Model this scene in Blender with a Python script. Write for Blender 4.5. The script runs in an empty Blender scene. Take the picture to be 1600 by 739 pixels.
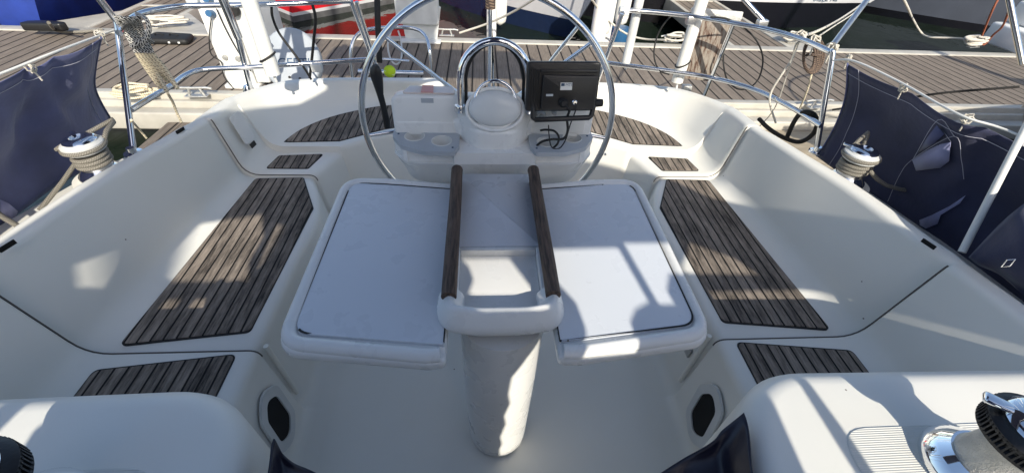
import bpy, bmesh, math, random
from mathutils import Vector as V3, Matrix, noise
random.seed(7)
R = math.radians
SC = bpy.context.scene
COL = SC.collection

# ------------------------------------------------------------------ camera
F_PX, PITCH, ROLL, YAW, OFS = 663.0, 0.72686, 0.05787, 0.09511, 0.04886
cy_, sy_ = math.cos(YAW), math.sin(YAW)
CAMO = V3((-OFS*cy_, OFS*sy_, 1.7))
def cam_to_world(r):
    return V3((r[0]*cy_ + r[1]*sy_, -r[0]*sy_ + r[1]*cy_, r[2]))
def ray(u, v):
    X = (u-800)/F_PX; D = (369.5-v)/F_PX
    X, D = X*math.cos(ROLL)-D*math.sin(ROLL), X*math.sin(ROLL)+D*math.cos(ROLL)
    s, c = math.sin(PITCH), math.cos(PITCH)
    return cam_to_world((X, c+s*D, -s+c*D))
def at(u, v, z=None, y=None, x=None):
    "point of the photograph (1600 px wide) on a known height / station plane of the place"
    r = ray(u, v)
    if z is not None: t = (z-CAMO.z)/r.z
    elif y is not None: t = (y-CAMO.y)/r.y
    else: t = (x-CAMO.x)/r.x
    return CAMO + r*t
cam = bpy.data.cameras.new('camera'); camo = bpy.data.objects.new('camera', cam); COL.objects.link(camo)
right = (ray(801, 369.5)-ray(800, 369.5)).normalized()
fwd = ray(800, 369.5).normalized(); up = right.cross(fwd)
m = Matrix((right, up, -fwd)).transposed().to_4x4(); m.translation = CAMO
camo.matrix_world = m
cam.sensor_width = 36; cam.lens = 36*F_PX/1600; cam.clip_start = .02; cam.clip_end = 900
SC.camera = camo

# ------------------------------------------------------------------ light
SUN = V3((0.2, -1.0, 0.668)).normalized()          # towards the sun
w = bpy.data.worlds.new('World'); SC.world = w; w.use_nodes = True
nt = w.node_tree; nt.nodes.clear()
sky = nt.nodes.new('ShaderNodeTexSky'); sky.sky_type = 'NISHITA'; sky.sun_disc = False
sky.sun_elevation = math.asin(SUN.z); sky.sun_rotation = math.atan2(SUN.x, SUN.y)
sky.air_density = 1.0; sky.dust_density = 1.6
bg = nt.nodes.new('ShaderNodeBackground'); bg.inputs[1].default_value = .15
wo = nt.nodes.new('ShaderNodeOutputWorld')
nt.links.new(sky.outputs[0], bg.inputs[0]); nt.links.new(bg.outputs[0], wo.inputs[0])
sl = bpy.data.lights.new('sun', 'SUN'); sl.energy = 4.35; sl.angle = R(.55); sl.color = (1, .93, .80)
so = bpy.data.objects.new('sun', sl); COL.objects.link(so)
so.rotation_euler = SUN.to_track_quat('Z', 'Y').to_euler()
SC.view_settings.view_transform = 'Standard'; SC.view_settings.look = 'None'
SC.view_settings.exposure = .50; SC.view_settings.gamma = 1; SC.view_settings.use_curve_mapping = False

# ------------------------------------------------------------------ materials
def new_mat(name):
    m = bpy.data.materials.new(name); m.use_nodes = True
    return m, m.node_tree.nodes, m.node_tree.links, m.node_tree.nodes['Principled BSDF']
def simple(name, col, rough=.5, metal=0, var=.08, scale=9, bump=0, bscale=120, coat=0, spec=None, stretch=None):
    m, n, l, b = new_mat(name)
    b.inputs['Roughness'].default_value = rough; b.inputs['Metallic'].default_value = metal
    if coat: b.inputs['Coat Weight'].default_value = coat; b.inputs['Coat Roughness'].default_value = .15
    if spec is not None: b.inputs['Specular IOR Level'].default_value = spec
    tc = n.new('ShaderNodeTexCoord'); mp = n.new('ShaderNodeMapping'); l.new(tc.outputs['Object'], mp.inputs[0])
    if stretch: mp.inputs['Scale'].default_value = stretch
    nz = n.new('ShaderNodeTexNoise'); nz.inputs['Scale'].default_value = scale; nz.inputs['Detail'].default_value = 6
    l.new(mp.outputs[0], nz.inputs[0])
    mr = n.new('ShaderNodeMapRange'); mr.inputs[1].default_value = .3; mr.inputs[2].default_value = .7
    mr.inputs[3].default_value = 1-var; mr.inputs[4].default_value = 1+var*.6
    l.new(nz.outputs[0], mr.inputs[0])
    mx = n.new('ShaderNodeVectorMath'); mx.operation = 'SCALE'; mx.inputs[0].default_value = col[:3]
    l.new(mr.outputs[0], mx.inputs['Scale']); l.new(mx.outputs[0], b.inputs['Base Color'])
    if bump:
        n2 = n.new('ShaderNodeTexNoise'); n2.inputs['Scale'].default_value = bscale; n2.inputs['Detail'].default_value = 3
        l.new(mp.outputs[0], n2.inputs[0])
        bp = n.new('ShaderNodeBump'); bp.inputs['Strength'].default_value = bump; bp.inputs['Distance'].default_value = .004
        l.new(n2.outputs[0], bp.inputs['Height']); l.new(bp.outputs[0], b.inputs['Normal'])
    return m

def grp(name, col, rough=.42, grime=.25):
    "weathered gelcoat: faint mottling, tiny specks, grey scuffs"
    m, n, l, b = new_mat(name); b.inputs['Roughness'].default_value = rough
    b.inputs['Specular IOR Level'].default_value = .45
    tc = n.new('ShaderNodeTexCoord')
    def nz(s, d=5): 
        q = n.new('ShaderNodeTexNoise'); q.inputs['Scale'].default_value = s; q.inputs['Detail'].default_value = d
        l.new(tc.outputs['Object'], q.inputs[0]); return q
    def mr(src, a, b_, c, d):
        q = n.new('ShaderNodeMapRange'); 
        for i, k in enumerate((a, b_, c, d)): q.inputs[i+1].default_value = k
        l.new(src, q.inputs[0]); return q.outputs[0]
    big = mr(nz(2.3, 8).outputs[0], .35, .72, 0, grime)
    mix = n.new('ShaderNodeMixRGB'); mix.inputs[1].default_value = (*col, 1)
    mix.inputs[2].default_value = (col[0]*.80, col[1]*.79, col[2]*.72, 1); l.new(big, mix.inputs[0])
    vo = n.new('ShaderNodeTexVoronoi'); vo.inputs['Scale'].default_value = 9; l.new(tc.outputs['Object'], vo.inputs['Vector'])
    sp = mr(vo.outputs['Distance'], .018, .032, 1, 0)
    wn = n.new('ShaderNodeTexWhiteNoise'); wn.noise_dimensions = '3D'; l.new(vo.outputs['Position'], wn.inputs['Vector'])
    th = n.new('ShaderNodeMath'); th.operation = 'GREATER_THAN'; th.inputs[1].default_value = .80; l.new(wn.outputs[0], th.inputs[0])
    mu = n.new('ShaderNodeMath'); mu.operation = 'MULTIPLY'; l.new(sp, mu.inputs[0]); l.new(th.outputs[0], mu.inputs[1])
    m2 = n.new('ShaderNodeMixRGB'); m2.inputs[2].default_value = (.12, .09, .06, 1); l.new(mix.outputs[0], m2.inputs[1]); l.new(mu.outputs[0], m2.inputs[0])
    l.new(m2.outputs[0], b.inputs['Base Color'])
    l.new(mr(nz(14, 6).outputs[0], .3, .7, rough-.1, rough+.14), b.inputs['Roughness'])
    bp = n.new('ShaderNodeBump'); bp.inputs['Strength'].default_value = .06; bp.inputs['Distance'].default_value = .002
    l.new(nz(260, 2).outputs[0], bp.inputs['Height'])
    bp2 = n.new('ShaderNodeBump'); bp2.inputs['Strength'].default_value = .012; bp2.inputs['Distance'].default_value = .004
    l.new(nz(5, 2).outputs[0], bp2.inputs['Height']); l.new(bp.outputs[0], bp2.inputs['Normal'])
    l.new(bp2.outputs[0], b.inputs['Normal'])
    return m

def planks(name, base, dark, width, gap, gapcol, rough=.8, grain=60, axis='X', groove=0, along=4, gapdepth=.004, varplank=.35, endlen=0):
    "planks side by side along one axis: gaps, per-plank tone, stretched grain"
    m, n, l, b = new_mat(name); b.inputs['Roughness'].default_value = rough; b.inputs['Specular IOR Level'].default_value = .3
    tc = n.new('ShaderNodeTexCoord'); sx = n.new('ShaderNodeSeparateXYZ'); l.new(tc.outputs['Object'], sx.inputs[0])
    def M(op, a, b_=None, c=None):
        q = n.new('ShaderNodeMath'); q.operation = op
        for i, k in enumerate((a, b_, c)):
            if k is None: continue
            if isinstance(k, (int, float)): q.inputs[i].default_value = k
            else: l.new(k, q.inputs[i])
        return q.outputs[0]
    def MR(src, a, b_, c, d):
        q = n.new('ShaderNodeMapRange')
        for i, k in enumerate((a, b_, c, d)): q.inputs[i+1].default_value = k
        l.new(src, q.inputs[0]); return q.outputs[0]
    u = sx.outputs[axis]; vv = sx.outputs['Y' if axis == 'X' else 'X']
    s = M('DIVIDE', u, width); idx = M('FLOOR', s); fr = M('FRACT', s)
    e = M('ABSOLUTE', M('SUBTRACT', fr, .5)); g = gap/width/2
    line = MR(e, .5-g*1.6, .5-g*.7, 0, 1)
    # scale grain coordinates
    cb = n.new('ShaderNodeCombineXYZ')
    l.new(M('ADD', M('MULTIPLY', u, grain), M('MULTIPLY', idx, 7.3)), cb.inputs[0]); l.new(M('MULTIPLY', vv, along), cb.inputs[1]); l.new(M('MULTIPLY', idx, 3.17), cb.inputs[2])
    nz = n.new('ShaderNodeTexNoise'); nz.inputs['Scale'].default_value = 1; nz.inputs['Detail'].default_value = 7; nz.inputs['Roughness'].default_value = .65
    l.new(cb.outputs[0], nz.inputs[0])
    cb2 = n.new('ShaderNodeCombineXYZ'); l.new(M('ADD', M('MULTIPLY', u, 22), M('MULTIPLY', idx, 5.7)), cb2.inputs[0]); l.new(M('MULTIPLY', vv, 5), cb2.inputs[1]); l.new(M('MULTIPLY', idx, 2.1), cb2.inputs[2])
    nb = n.new('ShaderNodeTexNoise'); nb.inputs['Scale'].default_value = 1; nb.inputs['Detail'].default_value = 6; nb.inputs['Roughness'].default_value = .75
    l.new(cb2.outputs[0], nb.inputs[0])
    wn = n.new('ShaderNodeTexWhiteNoise'); wn.noise_dimensions = '1D'; l.new(idx, wn.inputs['W'])
    f = M('ADD', M('MULTIPLY', MR(nz.outputs[0], .32, .68, 0, 1), .5), M('MULTIPLY', MR(nb.outputs[0], .38, .62, 0, 1), .5))
    f = M('ADD', f, M('MULTIPLY', M('SUBTRACT', wn.outputs[0], .5), varplank*2))
    cl = n.new('ShaderNodeClamp'); l.new(f, cl.inputs[0])
    mix = n.new('ShaderNodeMixRGB'); mix.inputs[1].default_value = (*dark, 1); mix.inputs[2].default_value = (*base, 1); l.new(cl.outputs[0], mix.inputs[0])
    out = mix.outputs[0]; hgt = M('MULTIPLY', nz.outputs[0], .25)
    if groove:
        gs = M('FRACT', M('MULTIPLY', fr, groove)); ge = MR(M('ABSOLUTE', M('SUBTRACT', gs, .5)), .30, .5, 0, 1)
        mg = n.new('ShaderNodeMixRGB'); mg.blend_type = 'MULTIPLY'; mg.inputs[2].default_value = (.72, .72, .72, 1)
        l.new(ge, mg.inputs[0]); l.new(out, mg.inputs[1]); out = mg.outputs[0]
        hgt = M('SUBTRACT', hgt, M('MULTIPLY', ge, .4))
    m2 = n.new('ShaderNodeMixRGB'); m2.inputs[2].default_value = (*gapcol, 1); l.new(out, m2.inputs[1]); l.new(line, m2.inputs[0])
    l.new(m2.outputs[0], b.inputs['Base Color'])
    bp = n.new('ShaderNodeBump'); bp.inputs['Strength'].default_value = .6; bp.inputs['Distance'].default_value = gapdepth
    l.new(M('SUBTRACT', hgt, line), bp.inputs['Height']); l.new(bp.outputs[0], b.inputs['Normal'])
    return m

def braid(name, c1, c2, su=4, sv=1.0, rough=.8, ratio=.5):
    m, n, l, b = new_mat(name); b.inputs['Roughness'].default_value = rough
    uv = n.new('ShaderNodeUVMap'); mp = n.new('ShaderNodeMapping'); l.new(uv.outputs[0], mp.inputs[0])
    mp.inputs['Scale'].default_value = (su, sv, 1); mp.inputs['Rotation'].default_value = (0, 0, .6)
    ck = n.new('ShaderNodeTexBrick'); ck.inputs['Color1'].default_value = (*c1, 1); ck.inputs['Color2'].default_value = (*c1, 1); ck.inputs['Mortar'].default_value = (*c2, 1)
    ck.inputs['Scale'].default_value = 1; ck.inputs['Mortar Size'].default_value = .12*ratio*2; ck.inputs['Brick Width'].default_value = .9; ck.inputs['Row Height'].default_value = .5
    l.new(mp.outputs[0], ck.inputs[0]); l.new(ck.outputs[0], b.inputs['Base Color'])
    bp = n.new('ShaderNodeBump'); bp.inputs['Strength'].default_value = .6; bp.inputs['Distance'].default_value = .002
    l.new(ck.outputs['Fac'], bp.inputs['Height']); l.new(bp.outputs[0], b.inputs['Normal'])
    return m

def cloth_mat(name, col, rough=.75):
    m = simple(name, col, rough, 0, .3, 6, .4, 35); b = m.node_tree.nodes['Principled BSDF']
    b.inputs['Sheen Weight'].default_value = .25; b.inputs['Sheen Roughness'].default_value = .5
    return m

MT = {}
MT['grp'] = grp('gelcoat', (.76, .75, .70))
MT['grp2'] = grp('gelcoat_console', (.74, .74, .72), .3, .02)
MT['floor'] = grp('gelcoat_floor', (.78, .76, .69), .6, .3)
MT['laminate'] = grp('table_laminate', (.61, .64, .68), .3, .008)
MT['tray'] = simple('tray_plastic', (.40, .43, .46), .35, 0, .06)
MT['teak'] = planks('teak', (.34, .285, .235), (.026, .022, .020), .0405, .0058, (.006, .006, .006), .75, 120, 'X', 0, 9, .006, .13)
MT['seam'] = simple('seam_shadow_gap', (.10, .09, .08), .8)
MT['pont'] = planks('pontoon_boards', (.25, .208, .168), (.145, .120, .098), .152, .017, (.006, .005, .005), .8, 60, 'X', 7, 3, .01, .13)
MT['wood'] = simple('handrail_wood', (.10, .062, .043), .65, 0, .85, 26, .9, 50, stretch=(6, .5, 6))
MT['oldwood'] = None
MT['steel'] = simple('stainless', (.74, .75, .77), .13, 1, .05, 14)
MT['steelr'] = simple('stainless_brushed', (.62, .62, .63), .32, 1, .1, 30, .2, 200)
MT['chrome'] = simple('chrome', (.86, .87, .88), .05, 1, .02)
MT['alu'] = simple('cast_aluminium', (.50, .50, .48), .5, .85, .15, 40, .8, 260)
MT['aluL'] = simple('pontoon_aluminium', (.44, .42, .37), .55, .15, .15, 5, .2, 60)
MT['black'] = simple('black_plastic', (.012, .012, .013), .38, 0, .2, 30, .15, 200)
MT['rubber'] = simple('black_rubber', (.010, .010, .010), .65, 0, .2)
MT['dark'] = simple('locker_dark', (.004, .004, .004), .9)
MT['white'] = simple('white_plastic', (.72, .72, .69), .4, 0, .08, 6)
MT['whitec'] = simple('white_paint', (.78, .77, .73), .45, 0, .12, 3, .1, 40)
MT['pvc'] = simple('grey_pvc', (.60, .61, .60), .4, 0, .12, 8)
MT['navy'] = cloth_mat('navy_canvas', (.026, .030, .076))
MT['navy2'] = cloth_mat('navy_canvas_faded_sunlit', (.075, .088, .20))  # faded navy, lightened to carry the sunlight on the left cloth
MT['inkcloth'] = simple('companionway_vinyl', (.014, .014, .028), .35, 0, .3, 8, .3, 14)
MT['stitch'] = simple('pale_stitching', (.45, .45, .52), .8)
MT['patch'] = cloth_mat('sunlit_cloth_patch', (.30, .31, .50))  # sunlight on the cloth, put in as a pale colour
MT['line'] = braid('white_line', (.62, .59, .52), (.38, .35, .30), 3, 60, .8, .3)
MT['ropegrey'] = braid('grey_sheet', (.25, .235, .205), (.13, .12, .10), 4, 90, .85, .4)
MT['ropebw'] = braid('black_fleck_rope', (.012, .012, .016), (.55, .54, .50), 4, 40, .85, .42)
MT['ropecr'] = braid('cream_fleck_rope', (.07, .055, .05), (.66, .58, .42), 3, 40, .85, .8)
MT['ropebrown'] = braid('brown_rope', (.20, .14, .10), (.05, .035, .03), 3, 70, .85, .6)
MT['ropeblack'] = braid('black_rope', (.030, .026, .022), (.008, .008, .008), 3, 70, .9, .5)
MT['ropeorange'] = braid('orange_rope', (.42, .12, .06), (.18, .06, .03), 3, 70, .85, .5)
MT['ball'] = simple('tennis_felt', (.55, .75, .03), .95, 0, .1, 30, .6, 300)
MT['acryl'] = simple('tinted_lens', (.60, .62, .62), .25, 0, .05)
MT['red'] = simple('red_hull', (.62, .018, .028), .25, 0, .1, 2, coat=.5)
MT['blackhull'] = simple('black_hull', (.006, .006, .009), .16, 0, .1, 2, coat=.6)
MT['greyhull'] = simple('grey_blue_hull', (.075, .085, .11), .15, 0, .15, 1.5, coat=.8)
MT['whitehull'] = simple('white_hull', (.58, .58, .60), .22, 0, .08, 2, coat=.5)
MT['bluehull'] = simple('blue_cover', (.012, .035, .22), .55, 0, .3, 3, .5, 9)
MT['navyhull'] = simple('navy_band', (.012, .022, .06), .25, 0, .1, coat=.5)
MT['antifoul'] = simple('antifoul_grey', (.09, .09, .095), .8, 0, .3, 8)
MT['case'] = simple('grey_case', (.36, .39, .42), .4, 0, .12, 8)
MT['bluepaint'] = simple('blue_marker', (.02, .09, .20), .4)
MT['buff'] = simple('buff_boarding', (.36, .30, .21), .8, 0, .25, 3, .4, 50, stretch=(1, 8, 1))
MT['ink'] = simple('ink', (.02, .06, .12), .6)
MT['redlabel'] = simple('red_label', (.60, .26, .22), .4)
MT['cleartape'] = simple('clear_sleeve', (.66, .58, .54), .2)

def old_wood():
    m, n, l, b = new_mat('peeling_wood'); b.inputs['Roughness'].default_value = .85
    tc = n.new('ShaderNodeTexCoord'); mp = n.new('ShaderNodeMapping'); mp.inputs['Scale'].default_value = (70, 20, 11)
    l.new(tc.outputs['Object'], mp.inputs[0])
    nz = n.new('ShaderNodeTexNoise'); nz.inputs['Scale'].default_value = 1.2; nz.inputs['Detail'].default_value = 9; nz.inputs['Roughness'].default_value = .75
    l.new(mp.outputs[0], nz.inputs[0])
    cr = n.new('ShaderNodeValToRGB'); e = cr.color_ramp.elements
    e[0].position = .36; e[0].color = (.035, .015, .010, 1); e[1].position = .60; e[1].color = (.27, .24, .205, 1)
    k = e.new(.43); k.color = (.12, .07, .05, 1); k = e.new(.47); k.color = (.20, .165, .135, 1)
    l.new(nz.outputs[0], cr.inputs[0]); l.new(cr.outputs[0], b.inputs['Base Color'])
    bp = n.new('ShaderNodeBump'); bp.inputs['Strength'].default_value = .7; bp.inputs['Distance'].default_value = .004
    l.new(nz.outputs[0], bp.inputs['Height']); l.new(bp.outputs[0], b.inputs['Normal'])
    return m
MT['oldwood'] = old_wood()
def ribbed():
    m, n, l, b = new_mat('ribbed_nonslip'); b.inputs['Roughness'].default_value = .55
    tc = n.new('ShaderNodeTexCoord'); sx = n.new('ShaderNodeSeparateXYZ'); l.new(tc.outputs['Object'], sx.inputs[0])
    a = n.new('ShaderNodeMath'); a.operation = 'MULTIPLY'; a.inputs[1].default_value = 2*math.pi/.0046; l.new(sx.outputs['Y'], a.inputs[0])
    s = n.new('ShaderNodeMath'); s.operation = 'SINE'; l.new(a.outputs[0], s.inputs[0])
    bp = n.new('ShaderNodeBump'); bp.inputs['Strength'].default_value = .45; bp.inputs['Distance'].default_value = .0010
    l.new(s.outputs[0], bp.inputs['Height']); l.new(bp.outputs[0], b.inputs['Normal'])
    b.inputs['Base Color'].default_value = (.66, .66, .62, 1)
    return m
MT['rib'] = ribbed()
def water_mat():
    m, n, l, b = new_mat('harbour_water'); b.inputs['Base Color'].default_value = (.010, .016, .011, 1)
    b.inputs['Roughness'].default_value = .045; b.inputs['IOR'].default_value = 1.33; b.inputs['Specular IOR Level'].default_value = .8
    tc = n.new('ShaderNodeTexCoord'); mp = n.new('ShaderNodeMapping'); mp.inputs['Scale'].default_value = (1.6, .8, 1); l.new(tc.outputs['Object'], mp.inputs[0])
    nz = n.new('ShaderNodeTexNoise'); nz.inputs['Scale'].default_value = 1.4; nz.inputs['Detail'].default_value = 3; nz.inputs['Distortion'].default_value = .6
    l.new(mp.outputs[0], nz.inputs[0])
    bp = n.new('ShaderNodeBump'); bp.inputs['Strength'].default_value = .35; bp.inputs['Distance'].default_value = .06
    l.new(nz.outputs[0], bp.inputs['Height']); l.new(bp.outputs[0], b.inputs['Normal'])
    return m
MT['water'] = water_mat()

# ------------------------------------------------------------------ mesh helpers
def world_off(parent):
    o = V3((0, 0, 0))
    while parent is not None:
        o += parent.location; parent = parent.parent
    return o
def put(name, bm, mat, parent=None, smooth=35, origin=None):
    me = bpy.data.meshes.new(name)
    if origin is not None: bmesh.ops.translate(bm, verts=bm.verts, vec=-V3(origin))
    bmesh.ops.recalc_face_normals(bm, faces=bm.faces)
    bm.to_mesh(me); bm.free()
    for mm in (mat if isinstance(mat, (list, tuple)) else [mat]): me.materials.append(mm)
    if smooth:
        for p in me.polygons: p.use_smooth = True
        me.set_sharp_from_angle(angle=R(smooth))
    o = bpy.data.objects.new(name, me); COL.objects.link(o)
    o.parent = parent
    o.location = (V3(origin) if origin is not None else V3((0, 0, 0))) - world_off(parent)
    return o
def tag(o, label=None, cat=None, group=None, kind=None):
    for k, v in (('label', label), ('category', cat), ('group', group), ('kind', kind)):
        if v: o[k] = v
    return o
def thing(name, loc, label, cat, group=None):
    o = bpy.data.objects.new(name, None); COL.objects.link(o); o.location = loc; o.empty_display_size = .1
    return tag(o, label, cat, group)
def copy_tree(o, parent=None):
    c = o.copy(); COL.objects.link(c); c.parent = parent
    for ch in list(o.children): copy_tree(ch, c)
    return c
def catmull(P, n=8, closed=False):
    P = [V3(p) for p in P]; out = []; N = len(P)
    rng = range(N) if closed else range(N-1)
    for i in rng:
        a = P[(i-1) % N] if (closed or i > 0) else P[0]*2-P[1]
        b, c = P[i], P[(i+1) % N]
        d = P[(i+2) % N] if (closed or i < N-2) else P[-1]*2-P[-2]
        for k in range(n):
            t = k/n
            out.append(.5*((2*b)+(c-a)*t+(2*a-5*b+4*c-d)*t*t+(3*b-a-3*c+d)*t**3))
    if not closed: out.append(P[-1])
    return out
def add_tube(bm, P, r, seg=10, closed=False, smooth_n=0, caps=True, r2=None, sq=0):
    if smooth_n: P = catmull(P, smooth_n, closed)
    P = [V3(p) for p in P]; N = len(P)
    uvl = bm.loops.layers.uv.verify()
    rings = []; nrm = None; dist = [0]
    for i in range(1, N): dist.append(dist[-1]+(P[i]-P[i-1]).length)
    for i in range(N):
        if closed: t = (P[(i+1) % N]-P[i-1])
        else: t = (P[min(i+1, N-1)]-P[max(i-1, 0)])
        t = t.normalized() if t.length > 1e-9 else V3((0, 0, 1))
        if nrm is None:
            nrm = t.orthogonal().normalized()
        else:
            nrm = (nrm - t*nrm.dot(t))
            nrm = nrm.normalized() if nrm.length > 1e-6 else t.orthogonal().normalized()
        b = t.cross(nrm)
        rr = r if r2 is None else r+(r2-r)*i/(N-1)
        rings.append([bm.verts.new(P[i]+(nrm*math.cos(a)+b*math.sin(a))*rr/(1 if not sq else (abs(math.cos(a))**sq+abs(math.sin(a))**sq)**(1/sq))) for a in [2*math.pi*k/seg for k in range(seg)]])
    K = N if closed else N-1
    for i in range(K):
        A, B = rings[i], rings[(i+1) % N]
        # closed: align twist
        if closed and i == N-1:
            best = min(range(seg), key=lambda s: sum((A[k].co-B[(k+s) % seg].co).length for k in range(0, seg, 2)))
            B = [B[(k+best) % seg] for k in range(seg)]
        v0 = dist[i]; v1 = dist[i+1] if i+1 < N else dist[i]+(P[0]-P[-1]).length
        for k in range(seg):
            f = bm.faces.new((A[k], A[(k+1) % seg], B[(k+1) % seg], B[k]))
            us = (k/seg, (k+1)/seg)
            for lp, q in zip(f.loops, ((us[0], v0), (us[1], v0), (us[1], v1), (us[0], v1))): lp[uvl].uv = q
    if not closed and caps:
        bm.faces.new(rings[0][::-1]); bm.faces.new(rings[-1])
def tube(name, P, r, mat, parent=None, seg=10, **k):
    bm = bmesh.new(); add_tube(bm, P, r, seg, **k); return put(name, bm, mat, parent, 50)
def add_box(bm, lo, hi, bev=0, seg=3, M=None):
    lo, hi = V3(lo), V3(hi)
    c = (lo+hi)/2; s = hi-lo
    t = bmesh.new(); bmesh.ops.create_cube(t, size=1)
    bmesh.ops.scale(t, vec=s, verts=t.verts)
    if bev: bmesh.ops.bevel(t, geom=t.edges[:], offset=bev, segments=seg, profile=.5, affect='EDGES')
    bmesh.ops.translate(t, vec=c, verts=t.verts)
    if M is not None: bmesh.ops.transform(t, matrix=M, verts=t.verts)
    join(bm, t)
def join(bm, t):
    me = bpy.data.meshes.new('tmp'); t.to_mesh(me); t.free(); bm.from_mesh(me); bpy.data.meshes.remove(me)
def round_poly(P, r, n=6):
    "2-D polygon with rounded corners; r a number or list"
    out = []; N = len(P)
    for i in range(N):
        p = V3((*P[i][:2], 0)); a = V3((*P[i-1][:2], 0)); b = V3((*P[(i+1) % N][:2], 0))
        rr = r[i] if isinstance(r, (list, tuple)) else r
        da, db = (a-p), (b-p); ang = da.angle(db) if da.length and db.length else math.pi
        if rr <= 0 or ang > 3.1: out.append((p.x, p.y)); continue
        d = min(rr/math.tan(ang/2), da.length*.48, db.length*.48)
        p0 = p+da.normalized()*d; p1 = p+db.normalized()*d
        for k in range(n+1):
            t = k/n; q = p0*(1-t)**2+p*2*t*(1-t)+p1*t*t; out.append((q.x, q.y))
    return out
def add_prism(bm, P, z0, z1, bev=0, seg=3, M=None, bottom=True):
    t = bmesh.new()
    lo = [t.verts.new((p[0], p[1], z0)) for p in P]; hi = [t.verts.new((p[0], p[1], z1)) for p in P]
    N = len(P); top = t.faces.new(hi); fb = t.faces.new(lo[::-1])
    for i in range(N): t.faces.new((lo[i], lo[(i+1) % N], hi[(i+1) % N], hi[i]))
    bmesh.ops.recalc_face_normals(t, faces=t.faces)
    if bev:
        es = list(top.edges)+(list(fb.edges) if bottom else [])
        bmesh.ops.bevel(t, geom=es, offset=bev, segments=seg, profile=.5, affect='EDGES')
    if M is not None: bmesh.ops.transform(t, matrix=M, verts=t.verts)
    join(bm, t)
def add_lathe(bm, prof, seg=32, M=None, c=(0, 0, 0)):
    t = bmesh.new(); rings = []
    for r, z in prof:
        if r < 1e-5: rings.append([t.verts.new((c[0], c[1], c[2]+z))])
        else: rings.append([t.verts.new((c[0]+r*math.cos(2*math.pi*k/seg), c[1]+r*math.sin(2*math.pi*k/seg), c[2]+z)) for k in range(seg)])
    for A, B in zip(rings, rings[1:]):
        if len(A) == 1 and len(B) == 1: continue
        for k in range(seg):
            k2 = (k+1) % seg
            if len(A) == 1: t.faces.new((A[0], B[k], B[k2]))
            elif len(B) == 1: t.faces.new((A[k], B[0], A[k2]))
            else: t.faces.new((A[k], A[k2], B[k2], B[k]))
    if M is not None: bmesh.ops.transform(t, matrix=M, verts=t.verts)
    join(bm, t)
def filled(loops, thick, M=None):
    "flat shape with holes (first loop outer), thickness along +z"
    cu = bpy.data.curves.new('t', 'CURVE'); cu.dimensions = '2D'; cu.fill_mode = 'BOTH'; cu.extrude = thick/2
    for L in loops:
        s = cu.splines.new('POLY'); s.points.add(len(L)-1); s.use_cyclic_u = True
        for q, p in zip(s.points, L): q.co = (p[0], p[1], 0, 1)
    o = bpy.data.objects.new('t', cu); COL.objects.link(o)
    dg = bpy.context.evaluated_depsgraph_get(); me = bpy.data.meshes.new_from_object(o.evaluated_get(dg))
    bm = bmesh.new(); bm.from_mesh(me); bpy.data.meshes.remove(me); bpy.data.objects.remove(o); bpy.data.curves.remove(cu)
    bmesh.ops.remove_doubles(bm, verts=bm.verts, dist=1e-5)
    bmesh.ops.translate(bm, verts=bm.verts, vec=(0, 0, thick/2))
    if M is not None: bmesh.ops.transform(bm, matrix=M, verts=bm.verts)
    return bm
def text_bm(s, size, M, depth=.0006):
    cu = bpy.data.curves.new('t', 'FONT'); cu.body = s; cu.size = size; cu.extrude = depth; cu.align_x = 'CENTER'; cu.align_y = 'CENTER'
    o = bpy.data.objects.new('t', cu); COL.objects.link(o)
    dg = bpy.context.evaluated_depsgraph_get(); me = bpy.data.meshes.new_from_object(o.evaluated_get(dg))
    bm = bmesh.new(); bm.from_mesh(me); bpy.data.meshes.remove(me); bpy.data.objects.remove(o); bpy.data.curves.remove(cu)
    bmesh.ops.transform(bm, matrix=M, verts=bm.verts); return bm
def frame(o, x, y):
    "matrix with origin o, local x and y directions"
    x = V3(x).normalized(); y = V3(y); y = (y-x*y.dot(x)).normalized(); z = x.cross(y)
    m = Matrix((x, y, z)).transposed().to_4x4(); m.translation = V3(o); return m
def circle(cx, cy, r, n=28): return [(cx+r*math.cos(2*math.pi*k/n), cy+r*math.sin(2*math.pi*k/n)) for k in range(n)]
#@@PART2
# ------------------------------------------------------------------ water and pontoon
def sheet(name, x0, x1, y0, y1, z, mat):
    bm = bmesh.new(); bm.faces.new([bm.verts.new(p) for p in ((x0, y0, z), (x1, y0, z), (x1, y1, z), (x0, y1, z))])
    return tag(put(name, bm, mat, None, 0), kind='structure')
WZ = -.80
sheet('water', -400, 400, -300, 500, WZ, MT['water'])
PZ = -.30; PY0, PY1 = 4.60, 6.40
bm = bmesh.new(); add_box(bm, (-16, PY0, PZ-.05), (16, PY1, PZ))
pont = tag(put('pontoon_boards', bm, MT['pont'], None, 0), kind='structure')
bm = bmesh.new()
add_box(bm, (-16, PY1+.002, PZ-.25), (16, PY1+.17, PZ+.018), .012)
add_box(bm, (-16, PY0-.10, PZ-.28), (16, PY0-.002, PZ+.016), .012)
add_box(bm, (-16, PY0-.16, PZ-.20), (16, PY0-.102, PZ-.045), .01)
add_box(bm, (-16, PY0-.30, PZ-.30), (16, PY0-.162, PZ-.11), .02)
put('pontoon_edge_beams', bm, MT['aluL'])['kind'] = 'structure'
bm = bmesh.new(); add_box(bm, (-16, PY0+.1, PZ-.5), (16, PY1-.1, PZ-.06))
put('pontoon_floats', bm, MT['pvc'])['kind'] = 'structure'
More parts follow.
